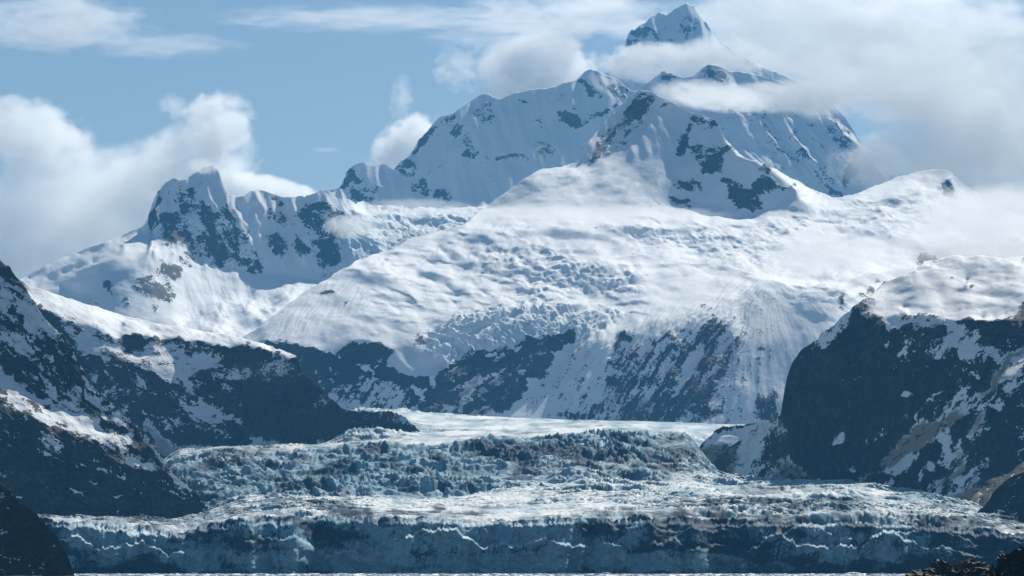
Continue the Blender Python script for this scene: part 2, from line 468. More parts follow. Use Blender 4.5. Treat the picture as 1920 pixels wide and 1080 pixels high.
s.poly([(871,274),(890,280),(906,292),(895,299),(876,292)], 3, rock=.66, **R)
s.poly([(927,292),(945,290),(962,290),(980,290),(987,300),(975,306),(960,298),(945,304),(930,308)], 3, rock=.6, **R)
s.poly([(933,313),(950,318),(968,314),(962,323),(945,323)], 3, rock=.66, **R)
s.poly([(812,362),(830,355),(848,364),(858,362),(855,372),(845,375),(835,379),(818,374)], 3, rock=.72, slope=58, **R)
s.poly([(975,195),(990,192),(1015,213),(1030,235),(1018,238),(1000,218)], 4, rock=.46, **R)
s.poly([(1043,206),(1060,212),(1094,226),(1086,236),(1065,232),(1050,220)], 3, rock=.8, slope=58, **R)
s.poly([(1068,195),(1085,200),(1088,212),(1075,208)], 3, rock=.6, **R)
s.stroke([(1100,226),(1125,214),(1150,198),(1176,176)], 9, 3, rock=.66, **R)
s.poly([(1080,150),(1092,138),(1100,152),(1132,180),(1128,193),(1108,186),(1094,166)], 3, rock=.66, slope=58, **R)
s.poly([(1128,170),(1160,150),(1182,168),(1160,190),(1135,192)], 6, rock=.44, **R)
s.poly([(1005,290),(1012,272),(1035,266),(1040,280),(1030,284)], 4, rock=.46, **R)
s.poly([(655,358),(700,352),(735,370),(740,385),(690,382),(660,378)], 5, rock=.46, **R)
s.poly([(660,365),(682,368),(690,382),(672,380)], 3, rock=.62, **R)
s.poly([(760,335),(800,345),(805,365),(780,362)], 5, rock=.5, **R)
s.poly([(1230,138),(1245,131),(1270,142),(1262,150),(1238,148)], 3, rock=.58, **R)
s.poly([(1310,132),(1330,122),(1370,140),(1355,155),(1320,145)], 5, rock=.4, **R)
# right hand wall: ribs running down to the right
s.poly([(1345,190),(1560,190),(1600,240),(1590,350),(1570,372),(1440,310),(1370,270)], 10, flute=0.8, streak=0.6, rock=.20, slope=48, rough=.7)
for a in (((1395,235),(1450,300)),((1430,230),(1500,310)),((1475,240),(1555,325)),((1510,270),(1585,345)),((1550,210),(1620,285)),((1585,250),(1650,310))):
    s.stroke(list(a), 7, 3, zx=-1.3, slope=38); (ax,ay),(bx,by)=a
    s.stroke([(ax-9,ay+4),(bx-9,by+4)], 8, 3, zx=0.5)
s.poly([(1548,212),(1580,215),(1605,280),(1590,300),(1560,260)], 6, rock=.45, **R)
s.poly([(1488,278),(1510,282),(1520,298),(1500,300)], 4, rock=.56, **R)
s.poly([(1518,314),(1535,318),(1545,338),(1525,335)], 4, rock=.56, **R)
s.poly([(1597,300),(1606,293),(1618,294),(1618,306),(1605,330),(1592,350),(1578,370),(1582,340),(1590,318)], 2, rock=.98, slope=62, **R)
s.poly([(1618,300),(1640,310),(1655,330),(1620,350),(1595,352)], 5, rock=.42, **R)
s.poly([(1555,355),(1575,362),(1578,374),(1560,368)], 2, rock=.9, **R)
s.vary(3, .08, 60, 40, 410); s.ribs(.34, lambda x, y: (x * .85 - y * .25, y), 14, 80, 411, sstep(1250, 1150, s.gx) + .2); s.ribs(.7, lambda x, y: (x * .75 - y * .62, x * .62 + y * .75), 13, 110, 412, sstep(1330, 1400, s.gx))
s.solve(); build_sheet(s, M_far, flow=lambda x, y: (x * .75 - y * .62, x * .62 + y * .75), seed=11, iso=60)

# ---- western peak, its shoulder, the snow basin below it and the upper icefall
s = Sheet('mountain_west_peak', -30, 985,
    [(-30,545),(30,530),(45,520),(70,507),(100,490),(140,474),(180,460),(205,450),(230,440),(250,431),(265,425),(272,418),(279,402),(285,385),(291,370),(300,355),(306,346),(312,341),(322,336),(332,336),(345,338),(355,330),(365,325),(374,318),(380,314),(388,312),(396,310),(403,312),(408,318),(412,326),(415,335),(422,350),(430,363),(445,366),(462,362),(472,358),(480,356),(492,357),(505,361),(520,370),(532,372),(545,373),(558,371),(570,370),(590,362),(600,356),(607,353),(622,360),(632,357),(640,352),(650,368),(665,378),(700,386),(760,390),(860,388),(985,384)],
    [(-30,600),(60,600),(120,600),(260,625),(420,650),(520,680),(600,620),(700,560),(985,500)],
    [(-30,13300),(120,12900),(420,12000),(520,11500),(650,12900),(985,14200)],
    [(300,56),(420,50),(470,44),(520,30),(560,14),(680,12)])
s.m['rough'][:] = .8
sh = [(-30,500),(60,500),(180,450),(270,420),(300,440),(295,480),(250,510),(190,520),(160,560),(60,580),(-30,600)]
s.poly(sh, 8, slope=17, rough=.5, zx=0)
s.blob(200,500,45,12,-15, slope=34); s.blob(150,540,50,10,10, slope=30); s.blob(255,465,30,12,-30, slope=33, zx=.4); s.blob(110,510,30,6,-20, slope=30)
s.poly([(160,530),(230,500),(300,480),(345,510),(335,575),(330,620),(240,610),(180,590)], 8, slope=47, zx=-.35, streak=.4)
s.poly([(325,520),(400,515),(440,520),(490,525),(530,510),(580,530),(540,560),(420,600),(340,600)], 10, slope=31, rough=.6, flute=.35)
s.poly([(330,600),(420,560),(520,540),(600,525),(640,505),(600,545),(520,590),(430,640),(330,630)], 8, slope=12, rough=.5, zx=0, crev=.12)
s.poly([(500,520),(495,490),(540,460),(575,440),(640,430),(660,480),(640,505),(600,525),(565,522),(530,505)], 5, slope=50, zx=.1, rough=.5)
s.poly([(640,370),(860,384),(985,384),(985,430),(860,430),(760,455),(690,490),(660,500),(645,470),(660,420)], 8, slope=18, ice=.25, crev=.55)
s.poly([(650,385),(760,392),(870,384),(985,380),(985,395),(860,402),(740,402),(660,400)], 5, slope=11, ice=0, crev=.05)
s.blob(760,410,90,7,4, slope=38, ice=.3); s.blob(740,455,50,8,-20, slope=36, ice=.4); s.blob(700,430,40,7,-10, slope=35, ice=.4)
s.poly([(640,440),(700,450),(700,480),(650,500)], 5, ice=.4, slope=32)
# sunlit ribs and shaded flutes on the peak
for a in (((328,338),(345,366)),((380,316),(398,370),(412,392)),((303,372),(322,392),(330,402)),((428,366),(450,400),(470,424)),((478,358),(498,392),(507,418)),((605,356),(625,390),(665,430)),((470,430),(488,470)),((548,378),(560,410),(580,450)),((420,330),(440,395),(475,460))):
    s.stroke(list(a), 6, 2.5, zx=-1.5, slope=42)
    s.stroke([(x-8,y+3) for x,y in a], 7, 3, zx=.9)
s.poly([(272,420),(279,400),(290,370),(306,345),(306,365),(300,385),(294,408),(287,436),(282,430)], 2, rock=1, slope=62, zx=1.2, rough=1.1)
s.poly([(300,400),(330,405),(345,385),(352,362),(368,352),(380,372),(390,392),(400,418),(413,402),(424,372),(440,390),(455,418),(462,445),(475,465),(493,490),(488,508),(468,508),(455,490),(440,508),(412,505),(392,488),(368,480),(345,462),(318,452),(305,440)], 4, rock=.66, slope=57, rough=1.3, streak=.45)
s.poly([(366,400),(392,395),(400,420),(415,405),(418,500),(395,485),(375,440)], 5, rock=.82, rough=1.3)
s.poly([(320,348),(345,345),(350,372),(335,392),(322,370)], 5, rock=.40, streak=.5)
s.poly([(355,345),(380,350),(378,372),(362,362)], 3, rock=.56)
s.poly([(440,385),(468,430),(460,440),(440,420)], 4, rock=.5)
s.poly([(390,455),(418,440),(418,500),(402,492)], 3, rock=.9)
s.poly([(460,488),(492,486),(492,508),(470,510)], 3, rock=.92)
s.poly([(330,470),(400,476),(400,500),(350,492)], 5, rock=.45)
s.poly([(296,486),(330,500),(341,512),(322,532),(335,562),(318,572),(290,556),(262,552),(245,534),(270,520),(292,508)], 4, rock=.74, slope=52, rough=1.2)
s.poly([(198,530),(210,532),(214,548),(208,560),(196,548)], 2.5, rock=.9)
s.poly([(225,555),(245,560),(240,575),(226,568)], 3, rock=.7); s.poly([(285,575),(303,578),(298,590),(286,586)], 3, rock=.7)
s.poly([(158,548),(172,560),(185,575),(165,575)], 3, rock=.6)
s.poly([(505,374),(515,368),(535,384),(520,388)], 3, rock=.72)
s.poly([(500,430),(530,440),(535,475),(515,478),(500,460)], 4, rock=.84, slope=57, rough=1.2)
s.poly([(500,385),(530,395),(545,430),(525,440),(505,415)], 5, rock=.46, streak=.4)
s.poly([(548,440),(568,448),(580,470),(562,480),(550,465)], 3, rock=.82, rough=1.2)
s.poly([(585,448),(612,440),(642,460),(640,488),(615,492),(592,480)], 4, rock=.93, slope=58, rough=1.2)
s.poly([(566,386),(600,378),(630,392),(645,420),(640,450),(600,455),(578,440),(560,410)], 5, rock=.66, slope=57, rough=1.2)
s.poly([(600,385),(640,385),(655,410),(640,420)], 4, rock=.5)
pk = sstep(520, 480, s.gy) * sstep(680, 640, s.gx) * sstep(250, 300, s.gx)
s.vary(4, .06, 45, 20, 420); s.ribs(1.0, lambda x, y: (x * .93 - y * .30, y), 11, 70, 421, pk + .08)
s.solve(); build_sheet(s, M_mid, flow=lambda x, y: (x * .93 - y * .30, y), seed=21, iso=55, pad=(420, 0))

# ---- the great middle snowfield with its spurs, cliffs and fluted cone
def flow_cone(x, y):
    a1, l1 = np.arctan2(x - 1425, y - 430) * 330 + 1500, np.hypot(x - 1425, y - 430)
    a2, l2 = x * .80 + y * .60 + (x - 1250) * (y - 640) * .0009, -x * .60 + y * .80
    a3, l3 = x * .86 + y * .55 + 900, -x * .3 + y * .95
    w = sstep(930, 1030, x); c = sstep(1375, 1425, x + (y - 620) * .53 + fbm2(x / 40, y / 40, 2, 77) * 20)
    return (a3 * (1 - w) + a2 * w) * (1 - c) + a1 * c, (l3 * (1 - w) + l2 * w) * (1 - c) + l1 * c
s = Sheet('mountain_snowfield', 440, 1960,
    [(440,648),(455,632),(480,616),(520,588),(560,556),(580,545),(610,524),(640,503),(670,490),(700,478),(730,465),(760,452),(790,442),(820,432),(850,425),(872,418),(888,406),(904,393),(922,375),(945,359),(970,345),(1000,324),(1040,312),(1060,307),(1082,302),(1095,290),(1103,265),(1118,246),(1132,228),(1145,212),(1160,198),(1178,180),(1188,174),(1200,168),(1215,170),(1240,182),(1265,195),(1290,207),(1315,216),(1340,228),(1350,243),(1358,258),(1366,270),(1385,287),(1400,297),(1425,305),(1450,314),(1470,324),(1490,335),(1510,346),(1535,360),(1558,370),(1575,372),(1600,364),(1640,346),(1680,331),(1715,322),(1750,317),(1775,319),(1800,340),(1850,380),(1960,420)],
    [(440,800),(600,800),(1000,800),(1470,812),(1960,800)],
    [(440,9700),(1960,9800)],
    [(150,47),(350,40),(385,24),(405,15),(500,14.5),(560,15.5),(600,20),(640,32),(670,42),(820,44)])
s.m['rough'][:] = .75
# shaded walls of the central peak
s.poly([(1190,190),(1230,200),(1290,240),(1270,270),(1200,300),(1150,300),(1130,280)], 8, slope=38, zx=-.15, rough=.5)
s.poly([(905,354),(1000,325),(1090,302),(1200,300),(1270,280),(1300,300),(1250,330),(1220,365),(1100,385),(950,390),(880,400)], 10, slope=23, flute=.0, rough=.8)
s.poly([(1060,310),(1095,300),(1180,300),(1240,300),(1270,290),(1230,330),(1120,335)], 8, slope=14, flute=0)
for a in (((930,372),(1010,350)),((1000,380),(1080,352),(1150,340)),((1090,366),(1180,345),(1240,318)),((905,385),(960,378)),((1130,388),(1200,370),(1230,375)),((960,352),(1030,335))):
    s.stroke(list(a), 8, 4, slope=38, rough=.9)
s.poly([(1272,268),(1292,225),(1300,212),(1345,233),(1366,272),(1420,303),(1470,330),(1488,350),(1468,376),(1440,396),(1410,406),(1375,400),(1330,392),(1290,385),(1262,376),(1248,362),(1272,332),(1284,300)], 9, slope=55, zx=.3, rough=.9)
s.poly([(1060,306),(1110,300),(1200,296),(1292,284),(1286,302),(1266,330),(1246,358),(1218,384),(1100,392),(1000,395),(1000,330)], 7, slope=25, zx=-.12)
s.poly([(1112,262),(1180,240),(1262,228),(1284,262),(1290,296),(1200,318),(1120,318)], 22, slope=33, zx=-.12)
s.poly([(1355,250),(1372,270),(1400,294),(1450,311),(1500,338),(1572,370),(1560,392),(1520,392),(1488,356),(1468,330),(1424,306),(1385,292),(1364,276)], 3, slope=11, zx=-.25, rough=.4, flute=.5)
s.poly([(1500,400),(1570,372),(1640,345),(1750,318),(1800,345),(1850,400),(1750,430),(1550,440)], 10, slope=17, zx=.1)
R = dict(rough=1.3)
s.poly([(1198,172),(1236,180),(1222,210),(1200,240),(1160,275),(1112,308),(1096,306),(1101,285),(1130,255),(1160,225),(1182,196)], 4, rock=.56, slope=48, streak=.9, flute=.8, zx=.2, **R)
s.stroke([(1178,184),(1155,208),(1128,236),(1108,262),(1098,292)], 6, 2.5, zx=-1.6, slope=38, rock=.1)
s.poly([(1240,190),(1265,192),(1262,205),(1244,204)], 3, rock=.6, **R); s.poly([(1285,205),(1340,228),(1352,246),(1320,240),(1300,230),(1290,222)], 4, rock=.6, **R)
s.poly([(1268,292),(1280,265),(1292,235),(1300,240),(1292,265),(1285,285),(1275,297)], 2.5, rock=.9, **R)
s.poly([(1305,240),(1335,245),(1330,258),(1308,258)], 4, rock=.55, **R)
s.poly([(1292,280),(1310,278),(1345,276),(1376,274),(1378,288),(1360,300),(1356,320),(1340,322),(1318,324),(1308,305),(1298,290)], 3, rock=.80, streak=.3, **R)
s.poly([(1378,300),(1388,292),(1398,298),(1398,310),(1382,308)], 2.5, rock=.85, **R)
s.poly([(1412,305),(1440,303),(1452,318),(1445,330),(1470,345),(1490,352),(1486,358),(1450,358),(1450,370),(1440,362),(1420,362),(1415,345),(1428,330),(1416,315)], 3, rock=.85, **R)
s.poly([(1350,333),(1365,335),(1385,345),(1395,358),(1420,362),(1424,390),(1410,395),(1395,390),(1375,385),(1362,368)], 3, rock=.95, **R)
s.poly([(1260,338),(1290,342),(1314,345),(1312,360),(1285,352),(1262,348)], 3, rock=.72, **R)
s.poly([(1252,372),(1290,376),(1300,388),(1270,386)], 3, rock=.75, **R); s.poly([(1186,370),(1220,382),(1250,388),(1210,386)], 4, rock=.5, **R)
s.poly([(1774,340),(1785,330),(1790,352),(1788,375),(1772,372)], 3, rock=.85, slope=60, **R)
# soft hollows of the plateau
for x, y, rx, ry, an, sl in ((760,498,22,5,-8,36),(800,470,16,4,5,34),(850,478,26,9,35,34),(905,452,50,6,4,36),(930,470,60,6,8,34),(1000,440,35,8,4,38),(1060,440,60,12,6,42),(1190,438,60,12,0,44),(1130,450,25,8,10,38),(700,525,60,16,12,37),(820,520,45,8,18,35),(880,500,40,5,10,33),(900,520,60,6,-6,36),(940,500,45,5,6,34),(1000,525,28,4,0,34),(1060,500,60,5,-4,34),(1120,510,50,4,2,32),(990,545,40,4,-4,34),(912,556,18,4,0,36),(830,545,50,4,4,34),(740,562,40,8,6,33),(800,582,26,6,8,36),(680,600,26,8,10,36),(730,608,34,9,12,38),(820,608,22,7,0,38),(660,620,40,8,5,32),(1000,470,40,5,6,32),(1100,475,45,4,0,30),(1250,500,50,5,-4,32),(1350,500,60,6,-18,32),(1330,470,60,5,-8,32),(1330,450,50,4,-5,32),(1180,480,40,4,-3,32),(1450,465,50,5,-10,30),(1620,440,60,8,8,34),(1500,395,30,5,8,34),(1560,400,30,6,-4,34),(1620,385,40,6,-5,33),(1680,372,40,6,-12,34),(1740,400,40,8,4,32),(1455,420,25,4,-30,34),(1640,520,30,10,10,38),(1690,510,40,10,-10,34),(1450,535,60,8,18,30),(1260,540,16,6,0,38)):
    s.blob(x, y, rx, ry, an, slope=sl, rough=.7)
s.poly([(800,440),(900,430),(940,490),(920,540),(860,520),(820,480)], 14, flute=.2)
s.poly([(900,470),(960,450),(1040,460),(1070,490),(1150,500),(1210,520),(1180,545),(1100,545),(1050,520),(960,510),(900,520)], 16, crev=.38)
s.poly([(1000,510),(1090,500),(1210,520),(1190,550),(1090,540),(1010,560),(930,560)], 10, crev=.45)
s.poly([(1130,425),(1260,430),(1350,440),(1350,470),(1200,470)], 10, crev=.4)
s.poly([(1340,440),(1440,420),(1560,380),(1760,360),(1800,420),(1600,450),(1420,510),(1280,520)], 14, crev=.22)
s.poly([(1450,540),(1540,540),(1600,570),(1500,590)], 10, crev=.35)
# western slope of the dome: long runnels
s.poly([(455,640),(520,590),(600,535),(650,520),(720,560),(640,600),(560,640),(500,645)], 10, slope=27, zx=.12, flute=.35, streak=.5)
s.poly([(596,548),(628,543),(625,552),(598,556),(585,562)], 2.5, rock=.9, slope=50); s.poly([(640,560),(655,565),(658,576),(648,572)], 2, rock=.6)
s.poly([(700,616),(715,614),(722,625),(712,632),(702,628)], 2.5, rock=.75, slope=48)
s.poly([(715,630),(745,645),(800,700),(780,705),(735,660)], 6, slope=24)
s.blob(765,665,22,9,35, slope=42, ice=.3); s.blob(785,650,10,20,20, rock=.35)
# middle icefall
J = [(800,640),(820,618),(860,590),(900,582),(930,575),(965,570),(1000,567),(1050,566),(1100,573),(1160,588),(1158,600),(1120,625),(1080,645),(1068,625),(1040,630),(1000,640),(950,652),(900,657),(868,660),(845,690),(815,735),(800,720),(815,690),(800,665)]
s.poly(J, 4, slope=27, ice=.32, crev=1.0, rough=.8)
s.stroke([(800,625),(860,592),(930,577),(1000,569),(1060,568),(1120,580)], 10, 4, slope=12, ice=.1, crev=.4)
s.poly([(890,625),(980,610),(1050,610),(1080,625),(1040,632),(960,652),(900,655)], 6, slope=50, ice=.5, crev=.7)
s.blob(860,640,50,7,-8, slope=38, ice=.5)
K = [(868,660),(900,655),(950,650),(985,643),(1010,634),(1040,630),(1068,622),(1076,630),(1076,642),(1050,662),(1040,668),(1025,690),(1000,712),(995,730),(960,762),(945,780),(780,780),(800,740),(820,715),(840,685)]
s.poly(K, 3, rock=1.05, slope=62, rough=1.0, crev=0, ice=0, dirt=0)
s.poly([(1000,650),(1040,655),(1020,680),(960,700),(950,690),(980,665)], 10, dirt=.4, rock=.84)
s.poly([(780,780),(850,735),(920,700),(930,712),(880,745),(840,780)], 7, dirt=.5, rock=.76)
s.poly([(865,742),(900,710),(918,698),(914,710),(890,728),(880,740)], 2.5, rock=.1); s.poly([(960,655),(985,650),(975,660)], 2, rock=.2); s.poly([(915,705),(950,695),(930,710)], 3, rock=.45)
s.poly([(1035,662),(1050,655),(1030,690),(1000,695)], 4, dirt=.5, rock=.8)
# left cliffs
Lc = [(495,640),(510,641),(540,645),(575,652),(600,658),(625,665),(640,655),(650,645),(668,640),(692,638),(715,648),(732,660),(722,672),(730,685),(745,700),(770,708),(790,712),(805,716),(815,738),(790,780),(600,780),(560,740),(480,720)]
s.poly(Lc, 3, rock=1.03, slope=62, rough=1.0)
s.poly([(585,665),(640,690),(660,682),(700,692),(706,684),(720,676),(700,705),(690,700),(660,690),(630,685),(600,678)], 3, rock=.22)
s.poly([(622,662),(640,668),(650,684),(630,680)], 3, rock=.15)
s.poly([(600,735),(640,722),(670,712),(700,714),(720,720),(740,710),(760,745),(790,762),(790,780),(650,780),(620,765)], 5, rock=.50, streak=.9, slope=42, flute=1.0)
s.poly([(610,745),(660,755),(700,770),(790,772),(790,784),(640,784)], 5, rock=.14, slope=32)
s.poly([(665,722),(708,718),(715,738),(690,738)], 3, rock=.15); s.poly([(722,735),(735,715),(748,740),(752,765),(728,765)], 3, rock=.12)
s.poly([(608,708),(620,710),(617,716),(606,714)], 2, rock=.1); s.poly([(770,728),(800,728),(805,742),(780,738)], 3, rock=.3)
s.poly([(580,690),(596,695),(592,706),(580,700)], 2.5, rock=.3)
# the fluted cone
N_ = [(1080,645),(1130,622),(1190,612),(1240,590),(1290,575),(1330,565),(1380,540),(1410,528),(1440,560),(1490,600),(1500,650),(1480,720),(1470,812),(940,800),(945,780),(1000,730),(1030,690)]
s.poly(N_, 8, slope=37, flute=1.5, streak=.95, rough=.7, rock=.10, crev=0)
s.poly([(1130,570),(1240,560),(1380,520),(1410,535),(1340,575),(1250,600),(1180,615),(1120,640),(1060,660),(1090,630)], 8, slope=20, zx=.05, flute=.35, rock=0)
s.poly([(1158,628),(1200,626),(1262,632),(1262,640),(1200,648),(1190,640),(1165,640)], 3, rock=.75, slope=52)
s.poly([(1255,625),(1300,615),(1320,622),(1290,640)], 5, rock=.5)
s.poly([(1150,660),(1200,650),(1270,640),(1330,585),(1390,625),(1385,660),(1350,720),(1320,790),(1110,795),(1120,760),(1165,720)], 7, rock=.52, slope=56, flute=1.6)
s.poly([(1315,572),(1350,568),(1345,580),(1320,582)], 2.5, rock=.8)
s.poly([(1130,700),(1150,705),(1160,750),(1150,790),(1045,790),(1045,775),(1100,770),(1125,745)], 4, rock=.86)
s.poly([(1150,650),(1175,655),(1170,700),(1150,690)], 5, rock=.6)
s.poly([(1180,745),(1240,740),(1230,795),(1140,795)], 7, rock=.72, dirt=.7)
s.poly([(1240,740),(1300,720),(1340,690),(1375,660),(1340,720),(1310,775),(1270,795),(1210,795)], 5, rock=.82, dirt=.25)
s.poly([(1330,620),(1350,600),(1370,615),(1385,640),(1350,680),(1330,700),(1320,660)], 5, rock=.62)
s.poly([(1160,700),(1180,680),(1185,720),(1150,780),(1120,790)], 7, rock=.3, dirt=.6)
s.poly([(960,780),(1010,730),(1050,690),(1100,680),(1150,690),(1140,740),(1110,765),(1050,775),(1045,792),(960,795)], 6, rock=.18, slope=36, flute=.6)
s.poly([(1040,672),(1052,658),(1070,672),(1050,690),(1030,690)], 4, rock=.45)
s.poly([(1012,692),(1038,697),(1030,712),(1005,708)], 3, rock=.6)
s.poly([(1385,640),(1420,600),(1480,620),(1480,700),(1460,760),(1360,790),(1330,790),(1360,720)], 8, rock=.20, slope=34, flute=1.1, zx=-.1)
s.poly([(1380,770),(1420,750),(1465,752),(1468,800),(1375,800)], 5, rock=.68, slope=45)
s.poly([(1300,770),(1340,765),(1320,800),(1290,800)], 4, rock=.6)
for a in (((1408,545),(1385,575),(1375,590)),((1435,558),(1460,600),(1475,640)),((1405,540),(1440,590))):
    s.stroke(list(a), 6, 3, zx=-1.0, slope=30, rock=0)
s.poly([(1412,532),(1450,555),(1490,600),(1470,610),(1430,570)], 5, slope=42, zx=-.2)
# right margin, behind the dome
s.poly([(1500,580),(1560,560),(1600,540),(1640,520),(1700,500),(1600,580),(1500,660),(1470,690),(1480,630)], 8, slope=22, flute=.4, rock=0, streak=.3)
s.blob(1530,595,40,9,8, slope=46); s.blob(1620,525,34,12,-10, slope=42); s.blob(1480,610,30,8,14, slope=40)
s.poly([(1568,556),(1580,552),(1590,572),(1575,578),(1566,570)], 3, rock=.85, slope=55)
s.poly([(1600,555),(1640,535),(1660,530),(1640,548),(1610,562)], 3, rock=.7)
s.poly([(1715,485),(1735,472),(1790,470),(1760,485),(1730,500)], 4, rock=.6, slope=50)
pl = sstep(640, 560, s.gy) * sstep(340, 400, s.gy)
s.vary(2.6, .05, 110, 11, 430, pl); s.vary(1.2, .03, 26, 5, 431, pl)
s.lenses([(880,470),(1000,455),(1130,480),(1230,505),(1230,530),(1160,560),(1040,560),(900,545),(860,510)], 150, 701, ang=2)
s.lenses([(1000,505),(1110,500),(1215,520),(1200,550),(1090,545),(1000,530)], 120, 702, rx=(4,14), ang=4)
s.lenses([(1280,430),(1450,410),(1640,375),(1790,345),(1820,410),(1650,440),(1500,470),(1400,520),(1300,500)], 150, 703, ang=-10)
s.lenses([(660,510),(860,430),(980,440),(960,500),(850,560),(720,600),(640,560)], 60, 704, ang=8)
s.lenses([(900,390),(1000,330),(1100,310),(1260,300),(1180,360),(1090,390)], 24, 705, ang=-14, rx=(8,34), slope=(30,42))
s.lenses([(720,560),(900,540),(1150,570),(1250,560),(1200,600),(1000,560),(820,610),(700,640)], 50, 706, ang=-4)
s.lenses([(1200,410),(1400,425),(1340,470),(1130,450)], 50, 707, rx=(10,40))
s.lenses([(1450,530),(1560,540),(1640,520),(1600,570),(1480,600)], 40, 708)
s.vary(3, .08, 40, 30, 432, 1 - pl)
s.ribs(.35, lambda x, y: (x * .9 - y * .35, y), 12, 60, 433, sstep(300, 280, s.gy)); s.poly([(925,730),(1060,735),(1050,806),(920,806)], 6, flute=0, rough=.4, slope=38, zx=.1)
cc = sstep(1375, 1425, s.gx + (s.gy - 620) * .53)
strk_ok = (1 - .7 * cc) * sstep(1010, 1080, s.gx)
s.m['streak'] *= 1 - .35 * cc; s.m['flute'] *= 1 - .6 * cc
s.streaks([(520,650),(640,690),(800,715),(815,740),(790,775),(640,740),(560,700)], 36, 760, (-.5,.85), rock=.25, ln=(8,30), wd=(2.2,4.5))
s.streaks([(870,660),(1060,635),(1000,700),(940,775),(800,775)], 40, 761, (-.85,.5), rock=.55, dirt=.7, ln=(10,50), wd=(3,9))
s.streaks([(870,660),(1060,640),(1000,700),(900,740)], 14, 762, (-.85,.5), rock=.2, ln=(6,24), wd=(2.2,4))
s.ribs(.75, flow_cone, 13, 130, 434, strk_ok *  sstep(560, 640, s.gy) * sstep(960, 1040, s.gx))
s.solve(); SNOWFIELD = s
build_sheet(s, M_mid, flow=flow_cone, seed=41, iso=60, rock_k=.9, rstep=1.15, grit=.12, pad=(0, 420))

# ---- ridge of the left middle mountain
s = Sheet('mountain_left_ridge', 20, 824,
    [(20,520),(42,526),(60,537),(80,543),(100,548),(150,563),(200,580),(250,593),(300,605),(350,614),(400,622),(440,631),(480,640),(505,648),(530,655),(545,661),(556,668),(560,684),(568,700),(580,712),(595,724),(610,738),(625,752),(640,764),(655,770),(680,772),(710,771),(740,775),(762,782),(778,796),(790,815),(800,838),(812,862),(824,884)],
    [(20,880),(330,880),(640,868),(824,892)], [(20,7150),(330,7220),(560,7300),(640,6950),(824,6750)],
    [(500,30),(600,34),(650,50),(880,52)])
s.m['rough'][:] = .9; s.m['rock'][:] = .90; s.m['zx'][:] = .12; s.m['slope'][:] = np.where(s.gy > 560, 60, 45); L3D = (.8, .6)
cap = [(20,500),(200,560),(400,605),(540,650),(562,674),(548,674),(530,664),(500,654),(470,650),(450,647),(420,650),(400,645),(385,640),(360,642),(340,634),(320,632),(300,642),(290,634),(270,628),(245,628),(232,628),(225,640),(215,638),(205,625),(180,612),(165,604),(150,604),(135,603),(122,603),(110,590),(20,560)]
s.poly(cap, 2, rock=0.0, slope=19, zx=.06, rough=.55, flute=.35, streak=.5)
s.poly([(300,600),(540,652),(560,670),(420,635),(300,612)], 3, slope=15)
s.poly([(105,575),(150,600),(200,640),(235,690),(220,700),(180,670),(140,640),(110,610)], 6, rock=.5, streak=.8)
s.poly([(146,632),(160,626),(180,628),(200,642),(222,650),(240,656),(270,654),(300,650),(322,648),(335,655),(350,668),(362,680),(372,672),(382,668),(395,672),(412,672),(425,682),(445,688),(455,695),(450,708),(430,705),(415,700),(390,695),(370,698),(362,710),(372,722),(372,738),(355,742),(338,735),(320,722),(300,710),(285,695),(265,690),(240,682),(215,670),(190,660),(165,658),(152,648)], 4, rock=.20, slope=34, zx=.1, rough=.8, dirt=.15)
s.poly([(330,660),(360,680),(366,700),(350,705),(330,690)], 5, rock=.42)
s.poly([(300,725),(330,732),(352,742),(340,745),(318,740)], 4, rock=.3)
s.poly([(366,738),(375,742),(385,752),(400,764),(430,772),(455,792),(462,802),(445,798),(420,788),(400,797),(385,792),(372,780),(352,775),(336,760),(350,765),(370,765),(372,752)], 2.5, rock=.12, slope=34)
s.poly([(180,760),(215,790),(240,800),(225,775),(195,750)], 5, rock=.6)
s.poly([(264,776),(282,790),(297,803),(292,806),(270,800)], 2, rock=.05)
s.poly([(268,795),(290,806),(305,815),(330,832),(350,840),(385,834),(406,848),(404,856),(300,856),(285,830)], 3, rock=.0, dirt=.62, slope=33)
s.poly([(458,850),(460,836),(470,817),(492,820),(512,828),(545,838),(556,846),(540,856),(458,856)], 2, rock=.0, dirt=.42, slope=34)
s.poly([(503,812),(512,800),(530,802),(556,794),(550,802),(530,808),(515,812)], 2, rock=.08)
s.poly([(592,830),(600,818),(615,830),(640,845),(640,856),(600,856)], 3, rock=.25, dirt=.7)
s.poly([(620,830),(660,840),(660,856),(620,856)], 5, rock=.5, dirt=.7)
s.poly([(450,665),(555,690),(570,715),(520,725),(460,720),(440,700)], 12, rock=.80, dirt=.55)
s.poly([(180,680),(320,740),(340,800),(250,770),(190,730)], 12, rock=.86, dirt=.2, rough=1.1)
s.poly([(630,765),(830,760),(830,890),(640,880)], 6, rock=.97, ice=.6, slope=56, rough=1.3, dirt=0)
s.poly([(730,765),(830,760),(830,890),(720,880)], 8, rock=.70, ice=.8, slope=52, rough=1.6)
s.poly([(440,720),(560,720),(650,820),(660,840),(470,810)], 12, rock=1.1, rough=.6, slope=56)
s.streaks([(130,640),(420,690),(440,790),(330,830),(180,700)], 40, 720, (.8,.6), rock=.3); s.vary(5, .1, 50, 18, 440); s.ribs(.3, lambda x, y: (x * .55 - y * .83, x * .83 + y * .55), 14, 90, 441)
s.solve(); build_sheet(s, M_near, flow=lambda x, y: (x * .55 - y * .83, x * .83 + y * .55), seed=61, iso=60, rock_k=.85, pad=(420, 0))

